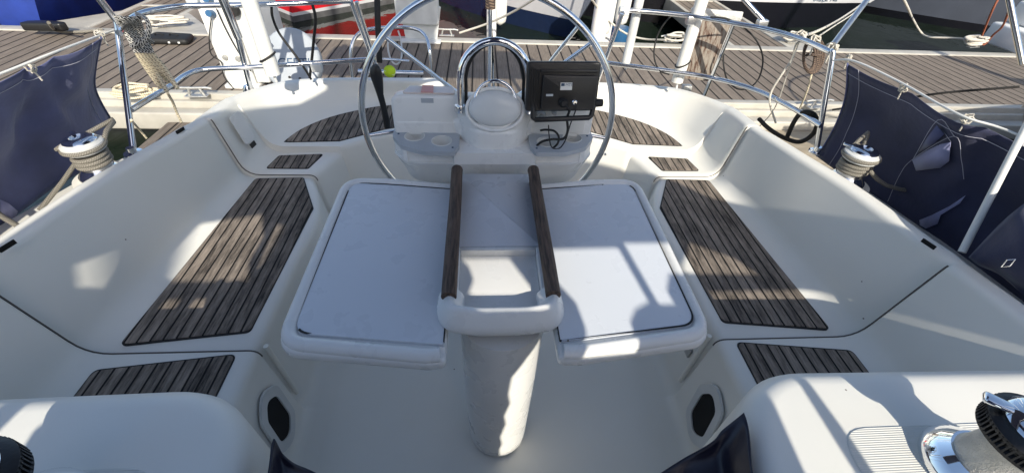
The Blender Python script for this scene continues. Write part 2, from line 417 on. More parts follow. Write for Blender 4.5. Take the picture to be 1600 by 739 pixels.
# buff boarding between the stern and the pontoon
bm = bmesh.new(); add_box(bm, (1.9, 2.7, -.56), (4.2, 4.28, -.50), .01)
put('boarding_walkway', bm, MT['buff'])['kind'] = 'structure'
bm = bmesh.new()
for k in range(12): add_box(bm, (-3.3+k*.15, 2.3, -.56), (-3.16+k*.15, 4.28, -.50), .006)
put('lower_walkway', bm, MT['pont'])['kind'] = 'structure'

# ------------------------------------------------------------------ our sailing boat
boat = thing('sailboat', (0, 1, 0), 'white sailing yacht cockpit with weathered teak seats, folding table and wheel', 'sailboat')
def lerp(a, b, t): return a+(b-a)*t
def fillet3(P, rad, n=5):
    out = [P[0]]
    for i in range(1, len(P)-1):
        p, a, b = P[i], P[i-1], P[i+1]; r = rad[i]
        if r <= 0: out.append(p); continue
        da, db = a-p, b-p
        d0 = min(r, da.length*.48); d1 = min(r, db.length*.48)
        p0 = p+da.normalized()*d0; p1 = p+db.normalized()*d1
        for k in range(n+1):
            t = k/n; out.append(p0*(1-t)**2+p*2*t*(1-t)+p1*t*t)
    out.append(P[-1]); return out
KEY = [  # B, C, E, seat z, coaming z
 ((.80, -.60), (1.36, -.60), (1.57, -.60), .43, .82),
 ((.80, .40), (1.35, .40), (1.545, .40), .43, .81),
 ((.80, .855), (1.335, .855), (1.50, .87), .43, .802),
 ((.80, 1.30), (1.30, 1.30), (1.455, 1.30), .43, .79),
 ((.80, 1.60), (1.28, 1.60), (1.40, 1.58), .43, .775),
 ((.905, 1.925), (1.252, 1.925), (1.365, 1.91), .43, .745),
 ((.865, 2.05), (1.232, 2.05), (1.38, 2.10), .43, .72),
 ((.83, 2.14), (1.205, 2.13), (1.386, 2.22), .43, .703),
 ((.815, 2.146), (1.20, 2.137), (1.386, 2.23), .465, .70),
 ((.70, 2.23), (1.155, 2.33), (1.33, 2.45), .465, .665),
 ((.60, 2.30), (1.045, 2.50), (1.216, 2.63), .465, .64),
 ((.50, 2.34), (.87, 2.635), (1.04, 2.722), .465, .62),
 ((.42, 2.36), (.71, 2.715), (.80, 2.775), .465, .608),
 ((.30, 2.38), (.30, 2.755), (.30, 2.82), .465, .60)]
HULL = [(-6, 1.3), (-3, 1.8), (-.6, 1.92), (.4, 1.93), (1.2, 1.86), (1.7, 1.72), (1.9, 1.62), (2.08, 1.47), (2.3, 1.4)]
def hullx(y):
    for (a, xa), (b, xb) in zip(HULL, HULL[1:]):
        if y <= b: return lerp(xa, xb, max(0, (y-a)/(b-a)))
    return 0
def densify(keys, n):
    cols = []
    pts = [V3((k[0][0], k[0][1], k[3])) for k in keys], [V3((k[1][0], k[1][1], k[3])) for k in keys], [V3((k[2][0], k[2][1], k[4])) for k in keys]
    A = [catmull(p, n) for p in pts]
    return list(zip(*A))
def section(B, C, E, off):
    out = (E-V3((C.x, C.y, E.z))); out.z = 0; out = out.normalized() if out.length > .01 else V3((0, 1, 0))
    inw = (C-B); inw.z = 0; inw.normalize()
    B2 = B+inw*off; B2.z -= off; C2 = C+out*off; C2.z -= off
    D = E-out*.070; D.z = E.z-.004; D2 = D+out*off*.9
    P = [B-inw*.14+V3((0, 0, .002-B.z)), B2-inw*.035+V3((0, 0, .002-B2.z)), B2, C2, D2, E, E+out*.030+V3((0, 0, -.10))]
    hx = hullx(E.y); zd = .62
    if hx > E.x+.06 and E.y < 2.15: H0 = V3((hx, E.y, zd-.01)); Dk = V3((E.x+.035, E.y, zd))
    else: Dk = E+out*.034+V3((0, 0, 0)); Dk.z = min(zd, E.z-.12); H0 = E+out*.045; H0.z = Dk.z-.02
    H1 = V3((H0.x-.10, H0.y-.02, 0.0)); H2 = V3((H0.x-.35, H0.y-.05, WZ-.2))
    P += [Dk, H0, H1, H2]
    rad = [0, .06, .034, .075, .022, .020, .01, .01, .02, 0, 0]
    return fillet3(P, rad)
def loft(rings, cap=False):
    bm = bmesh.new(); vs = [[bm.verts.new(p) for p in r] for r in rings]
    for a, b in zip(vs, vs[1:]):
        for k in range(len(a)-1):
            try: bm.faces.new((a[k], a[k+1], b[k+1], b[k]))
            except ValueError: pass
    return bm, vs
mould = bmesh.new(); SEAMS = []
for s in (1, -1):
    st = []
    segA = densify(KEY[0:3], 6); segB = densify(KEY[2:6], 8); segC = densify(KEY[5:8], 5); segD = densify(KEY[8:], 7)
    for q in segA: st.append((*q, 0))
    # seam: deep narrow groove then the recessed main bench
    def shifted(q, dy): return tuple(V3((p.x, p.y+dy, p.z)) for p in q)
    st.append((*shifted(segA[-1], .004), .004)); st.append((*shifted(segA[-1], .009), .020)); st.append((*shifted(segA[-1], .020), .019)); st.append((*shifted(segA[-1], .05), .013))
    for q in segB[2:-3]: st.append((*q, .010))
    st.append((*shifted(segB[-1], -.035), .012)); st.append((*shifted(segB[-1], -.016), .019)); st.append((*shifted(segB[-1], -.008), .018)); st.append((*shifted(segB[-1], -.004), .003))
    for q in segC: st.append((*q, 0))
    for q in segD: st.append((*q, 0))
    rings = [[V3((p.x*s, p.y, p.z)) for p in section(*q)] for q in st]
    for q_, rr_ in ((segA[-1], .0034), (segB[-1], .0024)):
        dy = .0065 if q_ is segA[-1] else -.006
        sp = section(*shifted(q_, dy), .005)
        a_ = next(i for i, p_ in enumerate(sp) if p_.z > .12); b_ = max(range(len(sp)), key=lambda i: sp[i].z)
        SEAMS.append(([V3((p_.x*s, p_.y, p_.z)) for p_ in sp[a_:b_-3]], rr_))
    bm, vs = loft(rings)
    bm.faces.new(vs[-1])
    join(mould, bm)
# centre floor of the cockpit
t = bmesh.new(); t.faces.new([t.verts.new(p) for p in ((-.80, -.6, 0), (.80, -.6, 0), (.80, 2.2, 0), (.45, 2.9, 0), (-.45, 2.9, 0), (-.80, 2.2, 0))]); join(mould, t)
t = bmesh.new(); t.faces.new([t.verts.new(p) for p in ((-.45, 2.9, 0), (.45, 2.9, 0), (.40, 2.92, WZ-.2), (-.40, 2.92, WZ-.2))]); join(mould, t)
put('cockpit_moulding', mould, [MT['grp']], boat, 40)
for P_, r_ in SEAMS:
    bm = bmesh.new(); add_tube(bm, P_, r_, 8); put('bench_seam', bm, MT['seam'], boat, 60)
# forward hull and coachroof body so the boat is whole from the side
bm = bmesh.new()
fw = []
for y, hx in ((-.6, 1.92), (-2, 1.88), (-3.5, 1.7), (-5.5, 1.2), (-7.6, .10)):
    fw.append([V3((x*hx, y, z)) for x, z in ((-.72, WZ-.2), (-.95, 0), (-1, .61), (-.9, .64), (0, .70), (.9, .64), (1, .61), (.95, 0), (.72, WZ-.2))])
b2, _ = loft(fw); join(bm, b2)
put('forward_hull', bm, MT['grp'], boat, 40)
bm = bmesh.new()
add_prism(bm, round_poly([(-1.25, -.62), (1.25, -.62), (1.0, -4.2), (-1.0, -4.2)], .2), .55, .79, .08)
put('coachroof', bm, MT['grp'], boat, 40)

# winch plinths either side of the companionway (end of the coachroof)
PADS = []
for s in (-1, 1):
    bm = bmesh.new()
    pl = [(1.80*s, -.60), (1.80*s, .50), (.58*s, .515), (.46*s, .10), (.46*s, -.60)]
    pl = round_poly([(1.80*s, -.60), (1.80*s, .515), (.575*s, .535), (.455*s, .15), (.455*s, -.60)], [0, .12, .22, .2, 0], 12)
    add_prism(bm, pl, .02, .80, .055, 6, bottom=False)
    p = put('winch_plinth', bm, MT['grp'], boat, 50); PADS.append(p)
    bm = bmesh.new()
    add_prism(bm, round_poly([(1.66*s, -.50), (1.66*s, .375 if s > 0 else .355), (.72*s if s > 0 else .66*s, .375 if s > 0 else .355), (.70*s if s > 0 else .64*s, -.5)], .07), .7995, .8025, .0012, 1, bottom=False)
    put('nonslip_panel', bm, MT['rib'], p, 30)

# teak seat panels
def panel(P, z, s, r=.022):
    P = [(x*s, y) for x, y in P]
    bm = bmesh.new(); add_prism(bm, round_poly(P, r), z-.004, z+.0055, .0015, 1, bottom=False)
    o = put('teak_panel', bm, MT['teak'], boat, 30)
    cx = sum(p[0] for p in P)/len(P); cyy = sum(p[1] for p in P)/len(P)
    Q = []
    for x, y in round_poly(P, r): 
        d = V3((x-cx, y-cyy, 0)); d = d*(1+.006/d.length); Q.append((cx+d.x, cyy+d.y))
    bm = bmesh.new(); add_prism(bm, Q, z-.004, z+.0028, 0); put('caulk_edge', bm, MT['rubber'], o, 0)
    return o
for s in (1, -1):
    panel([(1.265, .900), (.862, .945), (.848, 1.64), (.966, 1.895), (1.20, 1.885)], .42, s)
    panel([(1.285, .25), (1.275, .795), (.866, .842), (.866, .25)], .43, s)
    panel([(1.172, 1.972), (1.148, 2.095), (.925, 2.115), (.965, 1.972)], .43, s, .014)
    arc = [(p.x, p.y) for p in catmull([(1.145, 2.185, 0), (1.095, 2.33, 0), (.990, 2.47, 0), (.829, 2.585, 0), (.685, 2.655, 0), (.44, 2.70, 0)], 5)]
    panel([(.847, 2.205), *arc[0:], (.44, 2.42), (.63, 2.346)], .465, s, .006)

# locker hand holes in the seat fronts
for s, P in ((-1, [(.650, .10), (.672, .27), (.735, .335), (.800, .28), (.79, .11), (.72, .05)]), (1, [(.60, .12), (.64, .30), (.72, .335), (.765, .25), (.745, .10), (.66, .05)])):
    P = [(y+.01, z) for y, z in P]
    cx = sum(p[0] for p in P)/len(P); cz = sum(p[1] for p in P)/len(P); P = [(cx+(a-cx)*1.12, cz+(b-cz)*1.08) for a, b in P]
    outer = round_poly(P, .06, 8)
    cx = sum(p[0] for p in P)/len(P); cz = sum(p[1] for p in P)/len(P)
    inner = [(cx+(a-cx)*.64, cz+(b-cz)*.72) for a, b in outer]
    # the wall leans: x at height z
    def X(z): return s*(.765+.035*z/.43)
    bm = filled([outer, inner], .009)
    for v in bm.verts: 
        a, b, c = v.co; v.co = V3((X(b)-s*(c+.008), a, b))
    o = put('locker_bezel', bm, MT['pvc'], boat, 30)
    bm = filled([inner], .002)
    for v in bm.verts:
        a, b, c = v.co; v.co = V3((X(b)-s*(c+.0095), a, b))
    put('locker_shade_panel', bm, MT['dark'], o, 0)  # black sheet paints the shade inside the locker; no recess is cut
# wall seam strips that run down from the bench joints
for s in (-1, 1):
    for yy, z0, z1 in ((.885, .10, .40),):
        bm = bmesh.new(); add_tube(bm, [(s*(.768+.035*z0/.43), yy, z0), (s*(.7665+.035*z1/.43), yy+.012, z1)], .009, 10); put('drain_channel', bm, MT['floor'], boat, 50)
# stern locker seams, shackle eyes on the helm seat front
for s, u_ in ((-1, 570), (1, 947)):
    q = at(u_, 240, y=2.235); nrm = V3((-s*.45, -.85, .25)).normalized(); M_ = Matrix.Translation(q) @ nrm.to_track_quat('Z', 'Y').to_matrix().to_4x4()
    bm = bmesh.new(); add_lathe(bm, [(0, .022), (.007, .022), (.012, .014), (.024, .006), (.029, 0), (.029, -.02)], 24, M_); put('stern_eye', bm, MT['chrome'], boat, 50)
# speaker cover and small plate on the port coaming side
def on_plane(o, ux, uy): return frame(o, ux, uy)
pA = at(372, 198, x=-1.272); 
mm = frame(at(377, 200, x=-1.262), (.12, 1, 0.0), (-.22, 0, 1))
bm = bmesh.new(); add_prism(bm, round_poly([(-.045, -.075), (.045, -.075), (.045, .075), (-.045, .075)], .02), 0, .004, .0015, 1, mm)
bmesh.ops.translate(bm, verts=bm.verts, vec=(.004, 0, 0)); put('speaker_cover', bm, MT['grp2'], boat, 30)
mm = frame(at(395, 226, x=-1.236), (.12, 1, 0), (-.22, 0, 1))
bm = bmesh.new(); add_prism(bm, round_poly([(-.022, -.012), (.022, -.012), (.022, .012), (-.022, .012)], .002), 0, .003, 0, 1, mm)
pl = put('socket_plate', bm, MT['black'], boat, 30)

# ------------------------------------------------------------------ cockpit table
TZ = .80
bm = bmesh.new()
add_lathe(bm, [(0, .001), (.088, .001), (.100, .006), (.107, .020), (.109, .06), (.116, .40), (.121, .74), (.0, .74)], 48, c=(.008, .752, 0))
add_box(bm, (-.118, .70, .715), (.118, 1.325, .797), .012)
table = put('cockpit_table', bm, MT['grp2'], boat, 40)
for s in (-1, 1):
    pl = round_poly([(.136*s, .565), (.180*s, .560), (.547*s, .606), (.547*s, 1.325), (.36*s, 1.318), (.136*s, 1.285)], [.018, .03, .075, .075, .3, .02], 8)
    bm = bmesh.new(); add_prism(bm, pl, TZ-.036, TZ+.006, .016, 4)
    lip = round_poly([(.150*s, .585), (.182*s, .582), (.527*s, .628), (.527*s, 1.303), (.36*s, 1.296), (.150*s, 1.264)], [0, .03, .062, .062, .3, 0], 9)
    add_tube(bm, [V3((x, y, TZ+.003)) for x, y in lip], .0180, 20, sq=2.6)
    leaf = put('table_leaf', bm, MT['grp2'], table, 60)
    inner = round_poly([(.142*s, .604), (.509*s, .647), (.509*s, 1.284), (.40*s, 1.278), (.142*s, 1.246)], [.004, .05, .045, .2, .004], 8)
    bm = bmesh.new(); add_prism(bm, inner, TZ, TZ+.0165, .001, 1, bottom=False)
    put('leaf_inlay', bm, MT['laminate'], table, 30)
    cx, c2 = .32*s, .96
    Q = [(cx+(x-cx)*1.009, c2+(y-c2)*1.005) for x, y in inner]
    bm = filled([Q, [(cx+(x-cx)*.99, c2+(y-c2)*.99) for x, y in inner]], .0012); bmesh.ops.translate(bm, verts=bm.verts, vec=(0, 0, TZ+.0166))
    # the bead is broken and partly missing
    kill = [f for f in bm.faces if noise.noise(f.calc_center_median()*9+V3((3*s, 0, 0))) > .06]
    bmesh.ops.delete(bm, geom=kill, context='FACES'); put('inlay_bead', bm, MT['rubber'], table, 0)
bm = bmesh.new(); add_prism(bm, round_poly([(-.129, .930), (.129, .930), (.129, 1.318), (-.129, 1.318)], .004), TZ, TZ+.036, .004, 2)
put('centre_lid', bm, MT['laminate'], table, 40)
bm = bmesh.new()
add_box(bm, (-.129, .70, TZ), (-.112, .928, TZ+.034), .003); add_box(bm, (.112, .70, TZ), (.129, .928, TZ+.034), .003)
add_box(bm, (-.112, .914, TZ), (.112, .928, TZ+.034), .003); add_box(bm, (-.112, .672, TZ-.01), (.112, .914, TZ+.010), .002)
put('centre_tray', bm, MT['grp2'], table, 40)
bm = bmesh.new()   # front bracket: a thick rounded bar turning up into the rails
t = bmesh.new(); add_tube(t, [(-.129, .738, 0), (-.130, .70, 0), (-.122, .674, 0), (-.095, .664, 0), (0, .662, 0), (.095, .664, 0), (.122, .674, 0), (.130, .70, 0), (.129, .738, 0)], .029, 28, smooth_n=5, sq=4)
for v in t.verts: v.co.z = TZ+.024+v.co.z*1.5+(.007 if abs(v.co.x) > .10 else .007*max(0, (abs(v.co.x)-.06)/.04))
join(bm, t)
put('rail_bracket', bm, MT['grp2'], table, 50)
for s in (-1, 1):
    bm = bmesh.new(); add_tube(bm, [(s*.1315, .700, TZ+.078), (s*.131, .8, TZ+.086), (s*.131, 1.10, TZ+.088), (s*.133, 1.262, TZ+.088), (s*.133, 1.270, TZ+.080)], .0195, 20)
    add_box(bm, (s*.131-.010, .74, TZ+.030), (s*.131+.010, 1.262, TZ+.075), .004)
    put('grab_rail', bm, MT['wood'], table, 50)
bm = bmesh.new(); add_box(bm, (-.172, .700, TZ-.075), (-.150, .712, TZ-.060), .002); put('leaf_hinge', bm, MT['steel'], table, 30)
for s in (-1, 1):
    bm = bmesh.new(); add_box(bm, (s*.60-.03 if s > 0 else s*.60-.03, .78, TZ-.16), (s*.60+.03, .785, TZ-.12), .002)
    bm.free()

for u, v, z in ((1452, 380, .811), (281, 203, .770), (10, 383, .806)):
    q = at(u, v, z=z); sd = 1 if q.x > 0 else -1
    bm = bmesh.new(); add_prism(bm, round_poly([(-.003, -.022), (.003, -.022), (.003, .022), (-.003, .022)], .003), -.01, .003, 0, 1, Matrix.Translation(q) @ Matrix.Rotation(sd*.25, 4, 'Z')); put('coaming_slot', bm, MT['dark'], boat, 0)
q = at(1075, 549, x=.788); bm = bmesh.new(); add_box(bm, q-V3((.004, .016, .022)), q+V3((.006, .016, .022)), .002); lp = put('latch_plate', bm, MT['alu'], boat, 30)
# ------------------------------------------------------------------ steering console
con = bmesh.new()
# lower shell, wide rounded tub
pl = round_poly([(-.372, 1.40), (-.30, 1.335), (.30, 1.335), (.372, 1.40), (.372, 1.70), (-.372, 1.70)], [.08, .2, .2, .08, .05, .05], 8)
t = bmesh.new(); add_prism(t, pl, .73, .865, .0); 
for v in t.verts:
    if v.co.z < .75:
        v.co.x *= .93; v.co.y += .04 if v.co.y < 1.5 else 0
bmesh.ops.bevel(t, geom=[e for e in t.edges if abs(e.verts[0].co.z-e.verts[1].co.z) < 1e-4 and e.verts[0].co.z < .75], offset=.045, segments=5, profile=.5, affect='EDGES'); join(con, t)
fl = filled([round_poly([(-.368, 1.42), (-.33, 1.355), (-.312, 1.349), (-.312, 1.3525), (-.150, 1.3525), (-.150, 1.336), (.150, 1.336), (.150, 1.3525), (.312, 1.3525), (.312, 1.349), (.33, 1.355), (.368, 1.42), (.368, 1.70), (-.368, 1.70)], [.03, .03, .002, .002, .004, .006, .006, .004, .002, .002, .03, .03, .04, .04], 6), circle(.292, 1.425, .0355), circle(.192, 1.392, .0355), circle(-.292, 1.425, .0355), circle(-.192, 1.392, .0355)], .046); bmesh.ops.translate(fl, verts=fl.verts, vec=(0, 0, .8635)); join(con, fl)
t = bmesh.new(); add_prism(t, round_poly([(-.368, -.02), (.368, -.02), (.372, .128), (-.372, .133)], [.0, .0, .04, .04], 8), -.075, .0, .014, 4, frame((0, 1.452, .93), (1, 0, 0), (0, .16, 1)))
join(con, t)
add_box(con, (-.362, 1.455, .90), (.362, 1.66, .97), .01)
el = [(x, 1.462-.100*math.exp(-(x/.115)**4)-.0*x) for x in [.30-.6*q/48 for q in range(49)]]
add_prism(con, el+[(-.30, 1.56), (.30, 1.56)], .83, .985, .02, 3)
el = [(.140*math.cos(a), 1.50-.135*math.sin(a)) for a in [math.pi*q/24 for q in range(25)]]
add_prism(con, el+[(-.140, 1.56), (.140, 1.56)], .90, 1.024, .035, 5)
add_prism(con, round_poly([(-.19, 1.45), (.19, 1.45), (.19, 1.68), (-.19, 1.68)], .08, 8), .0, .80, 0)
console = put('steering_console', con, MT['grp2'], boat, 45)
# cup holder trays (with real holes)
for s in (-1, 1):
    pl = round_poly([(-.372*1, 1.485), (-.372, 1.425), (-.33, 1.355), (-.25, 1.318), (-.145, 1.315), (-.128, 1.36), (-.128, 1.455), (-.30, 1.485)], [.01, .03, .05, .05, .015, .015, .01, .01], 6)
    pl = [(x*-s, y) for x, y in pl]
    h1 = circle(.292*s, 1.425, .036); h2 = circle(.192*s, 1.392, .036)
    bm = filled([pl, h1, h2], .016); bmesh.ops.translate(bm, verts=bm.verts, vec=(0, 0, .910))
    tr = put('cup_holder_tray', bm, MT['tray'], console, 30)
    bm = bmesh.new()
    for c in ((.292*s, 1.425), (.192*s, 1.392)):
        add_lathe(bm, [(.0352, .924), (.034, .900), (.030, .872), (0, .872)], 28, c=(c[0], c[1], 0))
    put('cup_well', bm, MT['white'], console, 50)
    for c in ((.292*s, 1.425), (.192*s, 1.392)):
        bm = bmesh.new(); add_tube(bm, [(c[0]+.0362*math.cos(a), c[1]+.0362*math.sin(a), .9262) for a in [2*math.pi*k/32 for k in range(32)]], .0018, 6, closed=True); put('cup_rim', bm, MT['white'], console, 60)
    for c in ((.352*s, 1.44), (.150*s, 1.345)):
        bm = bmesh.new(); add_lathe(bm, [(0, .929), (.0035, .928), (.004, .9262)], 10, c=(c[0], c[1], 0)); put('screw', bm, MT['ink'], console, 40)
# slot under the trays
for s in ():
    bm = bmesh.new(); add_prism(bm, round_poly([(.135*s, 1.362), (.30*s, 1.352), (.345*s, 1.40), (.33*s, 1.44), (.135*s, 1.44)], .015), .866, .909, 0); put('storage_slot', bm, MT['tray'], console, 30)
# compass under its oval lens
mm = frame((0, 1.393, 1.052), (1, 0, 0), (0, .42, .90))
bm = bmesh.new()
t = bmesh.new(); bmesh.ops.create_uvsphere(t, u_segments=36, v_segments=18, radius=1); bmesh.ops.scale(t, vec=(.092, .060, .022), verts=t.verts); bmesh.ops.transform(t, matrix=mm, verts=t.verts); join(bm, t)
cmp_ = put('compass_cover', bm, MT['acryl'], console, 60)
bm = bmesh.new(); P = [mm @ V3((.098*math.cos(a), .070*math.sin(a)-.004, -.008)) for a in [2*math.pi*k/40 for k in range(40)]]
add_tube(bm, P, .007, 10, closed=True); put('compass_ring', bm, MT['grp2'], console, 60)
bm = bmesh.new(); P = [mm @ V3((.070*math.cos(a), .070*math.sin(a)+.020, .0)) for a in [math.pi*(k/20) for k in range(21)]]
add_tube(bm, P, .006, 10); put('compass_bail', bm, MT['chrome'], console, 60)
# steel grab arch
bm = bmesh.new()
P = [(-.122, 1.44, 1.02), (-.120, 1.455, 1.10)] + [(-.120*math.cos(a), 1.46+.012*math.sin(a), 1.125+.125*math.sin(a)) for a in [math.pi*k/18 for k in range(19)]] + [(.120, 1.455, 1.10), (.122, 1.44, 1.02)]
add_tube(bm, P, .0125, 14); put('grab_arch', bm, MT['chrome'], console, 60)
bm = bmesh.new(); P = [(x*.84, y+.012, z-.012 if z > 1.13 else z) for x, y, z in P]; add_tube(bm, P, .006, 10); put('arch_reflection_line', bm, MT['rubber'], console, 60)  # black tube stands in for the dark reflection along the steel arch
for s in (-1, 1):
    bm = bmesh.new(); add_lathe(bm, [(0, 1.042), (.020, 1.042), (.022, 1.036), (.022, 1.02)], 20, c=(s*.122, 1.44, 0)); put('arch_foot', bm, MT['steel'], console, 40)
# papers and sleeve on the console top
bm = bmesh.new(); add_prism(bm, round_poly([(-.33, 1.485), (-.14, 1.485), (-.15, 1.545), (-.31, 1.545)], .01), 1.058, 1.065, .002, 1); put('clear_sleeve', bm, MT['cleartape'], console, 20)
bm = bmesh.new(); add_prism(bm, [(-.262, 1.483), (-.218, 1.483), (-.222, 1.543), (-.262, 1.543)], 1.0655, 1.068); put('red_sticker', bm, MT['redlabel'], console, 0)
bm = bmesh.new(); add_box(bm, (-.262, 1.468, 1.034), (-.218, 1.4722, 1.050)); put('dark_sticker', bm, MT['tray'], console, 0)
# right-hand instrument plate with sockets
bm = bmesh.new(); add_prism(bm, round_poly([(.130, .945), (.340, .945), (.340, 1.035), (.130, 1.035)], .012), 0, .005, .0015, 1, frame((0, 1.4515-.16*.93, 0), (1, 0, 0), (0, .16, 1)))
put('socket_panel', bm, MT['white'], console, 30)
for (x, z, r) in ((.168, 1.005, .020), (.215, 1.022, .010)):
    bm = bmesh.new(); add_lathe(bm, [(r, 0), (r, .012), (r*.8, .018), (r*.55, .018), (r*.5, .030), (0, .030)], 20, frame((x, 1.446, z), (1, 0, 0), (0, 0, 1))); put('power_socket', bm, MT['alu'], console, 40)

# steering wheel
WC = V3((-.015, 1.62, .872)); WR = .508
bm = bmesh.new(); add_tube(bm, [WC+V3((WR*math.cos(a), 0, WR*math.sin(a))) for a in [2*math.pi*k/96 for k in range(96)]], .0128, 14, closed=True)
wheel = put('steering_wheel', bm, MT['steel'], boat, 60)
for dg in (90, 138, 186, 234, 306, 354, 42):
    a = R(dg); d = V3((math.cos(a), 0, math.sin(a)))
    bm = bmesh.new(); add_tube(bm, [WC+V3((0, .09, 0))+d*.04, WC+V3((0, .035, 0))+d*.25, WC+d*(WR-.006)], .0075, 10); put('spoke', bm, MT['steel'], wheel, 60)
bm = bmesh.new(); add_lathe(bm, [(0, .13), (.055, .12), (.06, .02), (.03, -.02), (0, -.025)], 28, frame(WC+V3((0, .0, 0)), (1, 0, 0), (0, 0, -1))); put('hub', bm, MT['steel'], wheel, 50)
bm = bmesh.new(); d = V3((0, 0, 1)); add_tube(bm, [WC+d*(WR-.07), WC+d*(WR-.02), WC+d*(WR+.03)], .018, 12); put('king_spoke_grip', bm, MT['ropebrown'], wheel, 60)

# ------------------------------------------------------------------ winches (part of the boat)
def winch(base, sc, rings='grey', body='alu', tilt=0):
    bm = bmesh.new()
    add_lathe(bm, [(.0, 0), (.072, 0), (.074, .006), (.072, .016), (.060, .030), (.050, .042), (.0, .042)], 40, Matrix.Translation(base) @ Matrix.Scale(sc, 4))
    wn = put('winch', bm, MT['chrome'], boat, 50)
    bm = bmesh.new()
    add_lathe(bm, [(.0, .040), (.047, .040), (.043, .050), (.040, .075), (.042, .100), (.050, .112), (.0, .112)], 40, Matrix.Translation(base) @ Matrix.Scale(sc, 4))
    put('drum', bm, MT[body], wn, 40)
    bm = bmesh.new()
    add_lathe(bm, [(.0, .110), (.056, .110), (.064, .116), (.064, .121), (.058, .126), (.058, .130), (.064, .135), (.064, .141), (.054, .147), (0, .147)], 40, Matrix.Translation(base) @ Matrix.Scale(sc, 4))
    for k in range(64):
        a = 2*math.pi*k/64
        add_box(bm, (.050, -.0012, .118), (.0648, .0012, .139), 0, 1, Matrix.Translation(base) @ Matrix.Scale(sc, 4) @ Matrix.Rotation(a, 4, 'Z'))
    put('self_tailer', bm, MT['black'] if rings == 'black' else MT['pvc'], wn, 40)
    bm = bmesh.new()
    add_lathe(bm, [(.0, .146), (.050, .146), (.052, .152), (.046, .160), (.026, .164), (.022, .160), (.014, .152), (0, .152)], 40, Matrix.Translation(base) @ Matrix.Scale(sc, 4))
    add_box(bm, (.02, -.010, .150), (.078, .010, .160), .004, 2, Matrix.Translation(base) @ Matrix.Scale(sc, 4) @ Matrix.Rotation(2.4, 4, 'Z'))
    put('winch_cap', bm, MT['chrome'], wn, 50)
    return wn
winch(V3((.948, .278, .802)), 1.25, 'black', 'alu')
lw = at(-72, 772, z=.965); winch(V3((lw.x, lw.y, .802)), 1.25, 'black', 'alu')
WR_ = at(1318, 284, z=.70); WL_ = at(163, 274, z=.70)
for c in (WR_, WL_):
    bm = bmesh.new(); add_lathe(bm, [(0, .0), (.10, .0), (.105, -.02), (.115, -.08)], 32, c=tuple(c)); put('winch_pod', bm, MT['grp'], boat, 50)
    winch(c, 1.02, 'grey', 'steelr')

# ------------------------------------------------------------------ rails
UZ, LZ = 1.10, .80
def zp(u, v, z): return at(u, v, z=z)
railm = MT['steel']
Lu = [zp(186, 52, UZ), zp(200, 34, UZ), zp(222, 21, UZ), zp(262, 13, UZ), zp(310, 9, UZ), zp(400, 8, UZ), zp(500, 4, UZ), zp(548, 2, UZ)]
Ll = [zp(205, 172, LZ), zp(236, 153, LZ), zp(268, 134, LZ), zp(290, 118, LZ), zp(320, 109, LZ), zp(400, 105, LZ), zp(490, 99, LZ), zp(580, 93, LZ)]
Ru = [zp(972, 22, UZ), zp(985, 17, UZ), zp(1075, 25, UZ), zp(1146, 37, UZ), zp(1200, 47, UZ), zp(1252, 62, UZ), zp(1298, 82, UZ)]
Rl = [zp(942, 98, LZ), zp(1050, 112, LZ), zp(1112, 122, LZ), zp(1180, 141, LZ), zp(1240, 170, LZ), zp(1283, 197, LZ)]
def rail(P, r=.0125, name='pushpit_rail', mat=None, sn=6, parent=None):
    bm = bmesh.new(); add_tube(bm, P, r, 12, smooth_n=sn); return put(name, bm, mat or railm, parent or boat, 60)
rail(Lu); rail(Ll); rail(Ru); rail(Rl)
def footed(P, zbase=.60, r=.0125, name='stanchion', foot=True):
    o = rail(P, r, name, sn=4)
    if foot:
        b = V3(P[-1]); bm = bmesh.new(); add_lathe(bm, [(0, .03), (.017, .03), (.018, .008), (.036, .006), (.037, 0)], 24, c=tuple(b)); put('stanchion_base', bm, MT['chrome'], o, 50)
    return o
LS0 = zp(178, 34, UZ); RS0 = zp(1305, 84, UZ)
footed([Lu[0], LS0+V3((0, 0, -.03)), at(209, 240, z=.66)])
footed([Ru[-1], RS0+V3((0, 0, -.03)), at(1275, 238, z=.67)])
# pushpit posts
def post(a, b, r=.0125): return footed([a, (V3(a)+V3(b))/2, b], r=r, foot=False)
post(zp(548, 2, UZ), at(586, 104, z=.72)); post(zp(557, 3, UZ), at(590, 108, z=.72), .011)
post(Ru[0], at(925, 150, z=.62)); post(zp(1146, 37, UZ), at(1100, 150, z=.62))
rail([at(905, 40, z=1.02), at(860, 96, z=.80), at(852, 108, z=.75)], .011, 'stern_brace')
rail([zp(765, 20, 1.12), at(770, 90, z=.72), at(772, 150, z=.4)], .0095, 'flag_staff_tube', sn=3)
# folding ladder hoop at the stern opening
rail([at(551, 122, z=.45), at(548, 85, z=.62), at(556, 58, z=.72), at(580, 46, z=.76), at(640, 44, z=.76), at(664, 56, z=.72), at(672, 85, z=.62), at(674, 120, z=.45)], .0125, 'ladder_hoop')
bm = bmesh.new(); a, b = at(560, 112, z=.52), at(662, 115, z=.52); add_tube(bm, [a, b], .016, 10); put('ladder_step', bm, MT['steel'], boat, 50)
rail([at(565, 96, z=.66), at(600, 93, z=.66), at(640, 96, z=.66)], .008, 'ladder_rung')
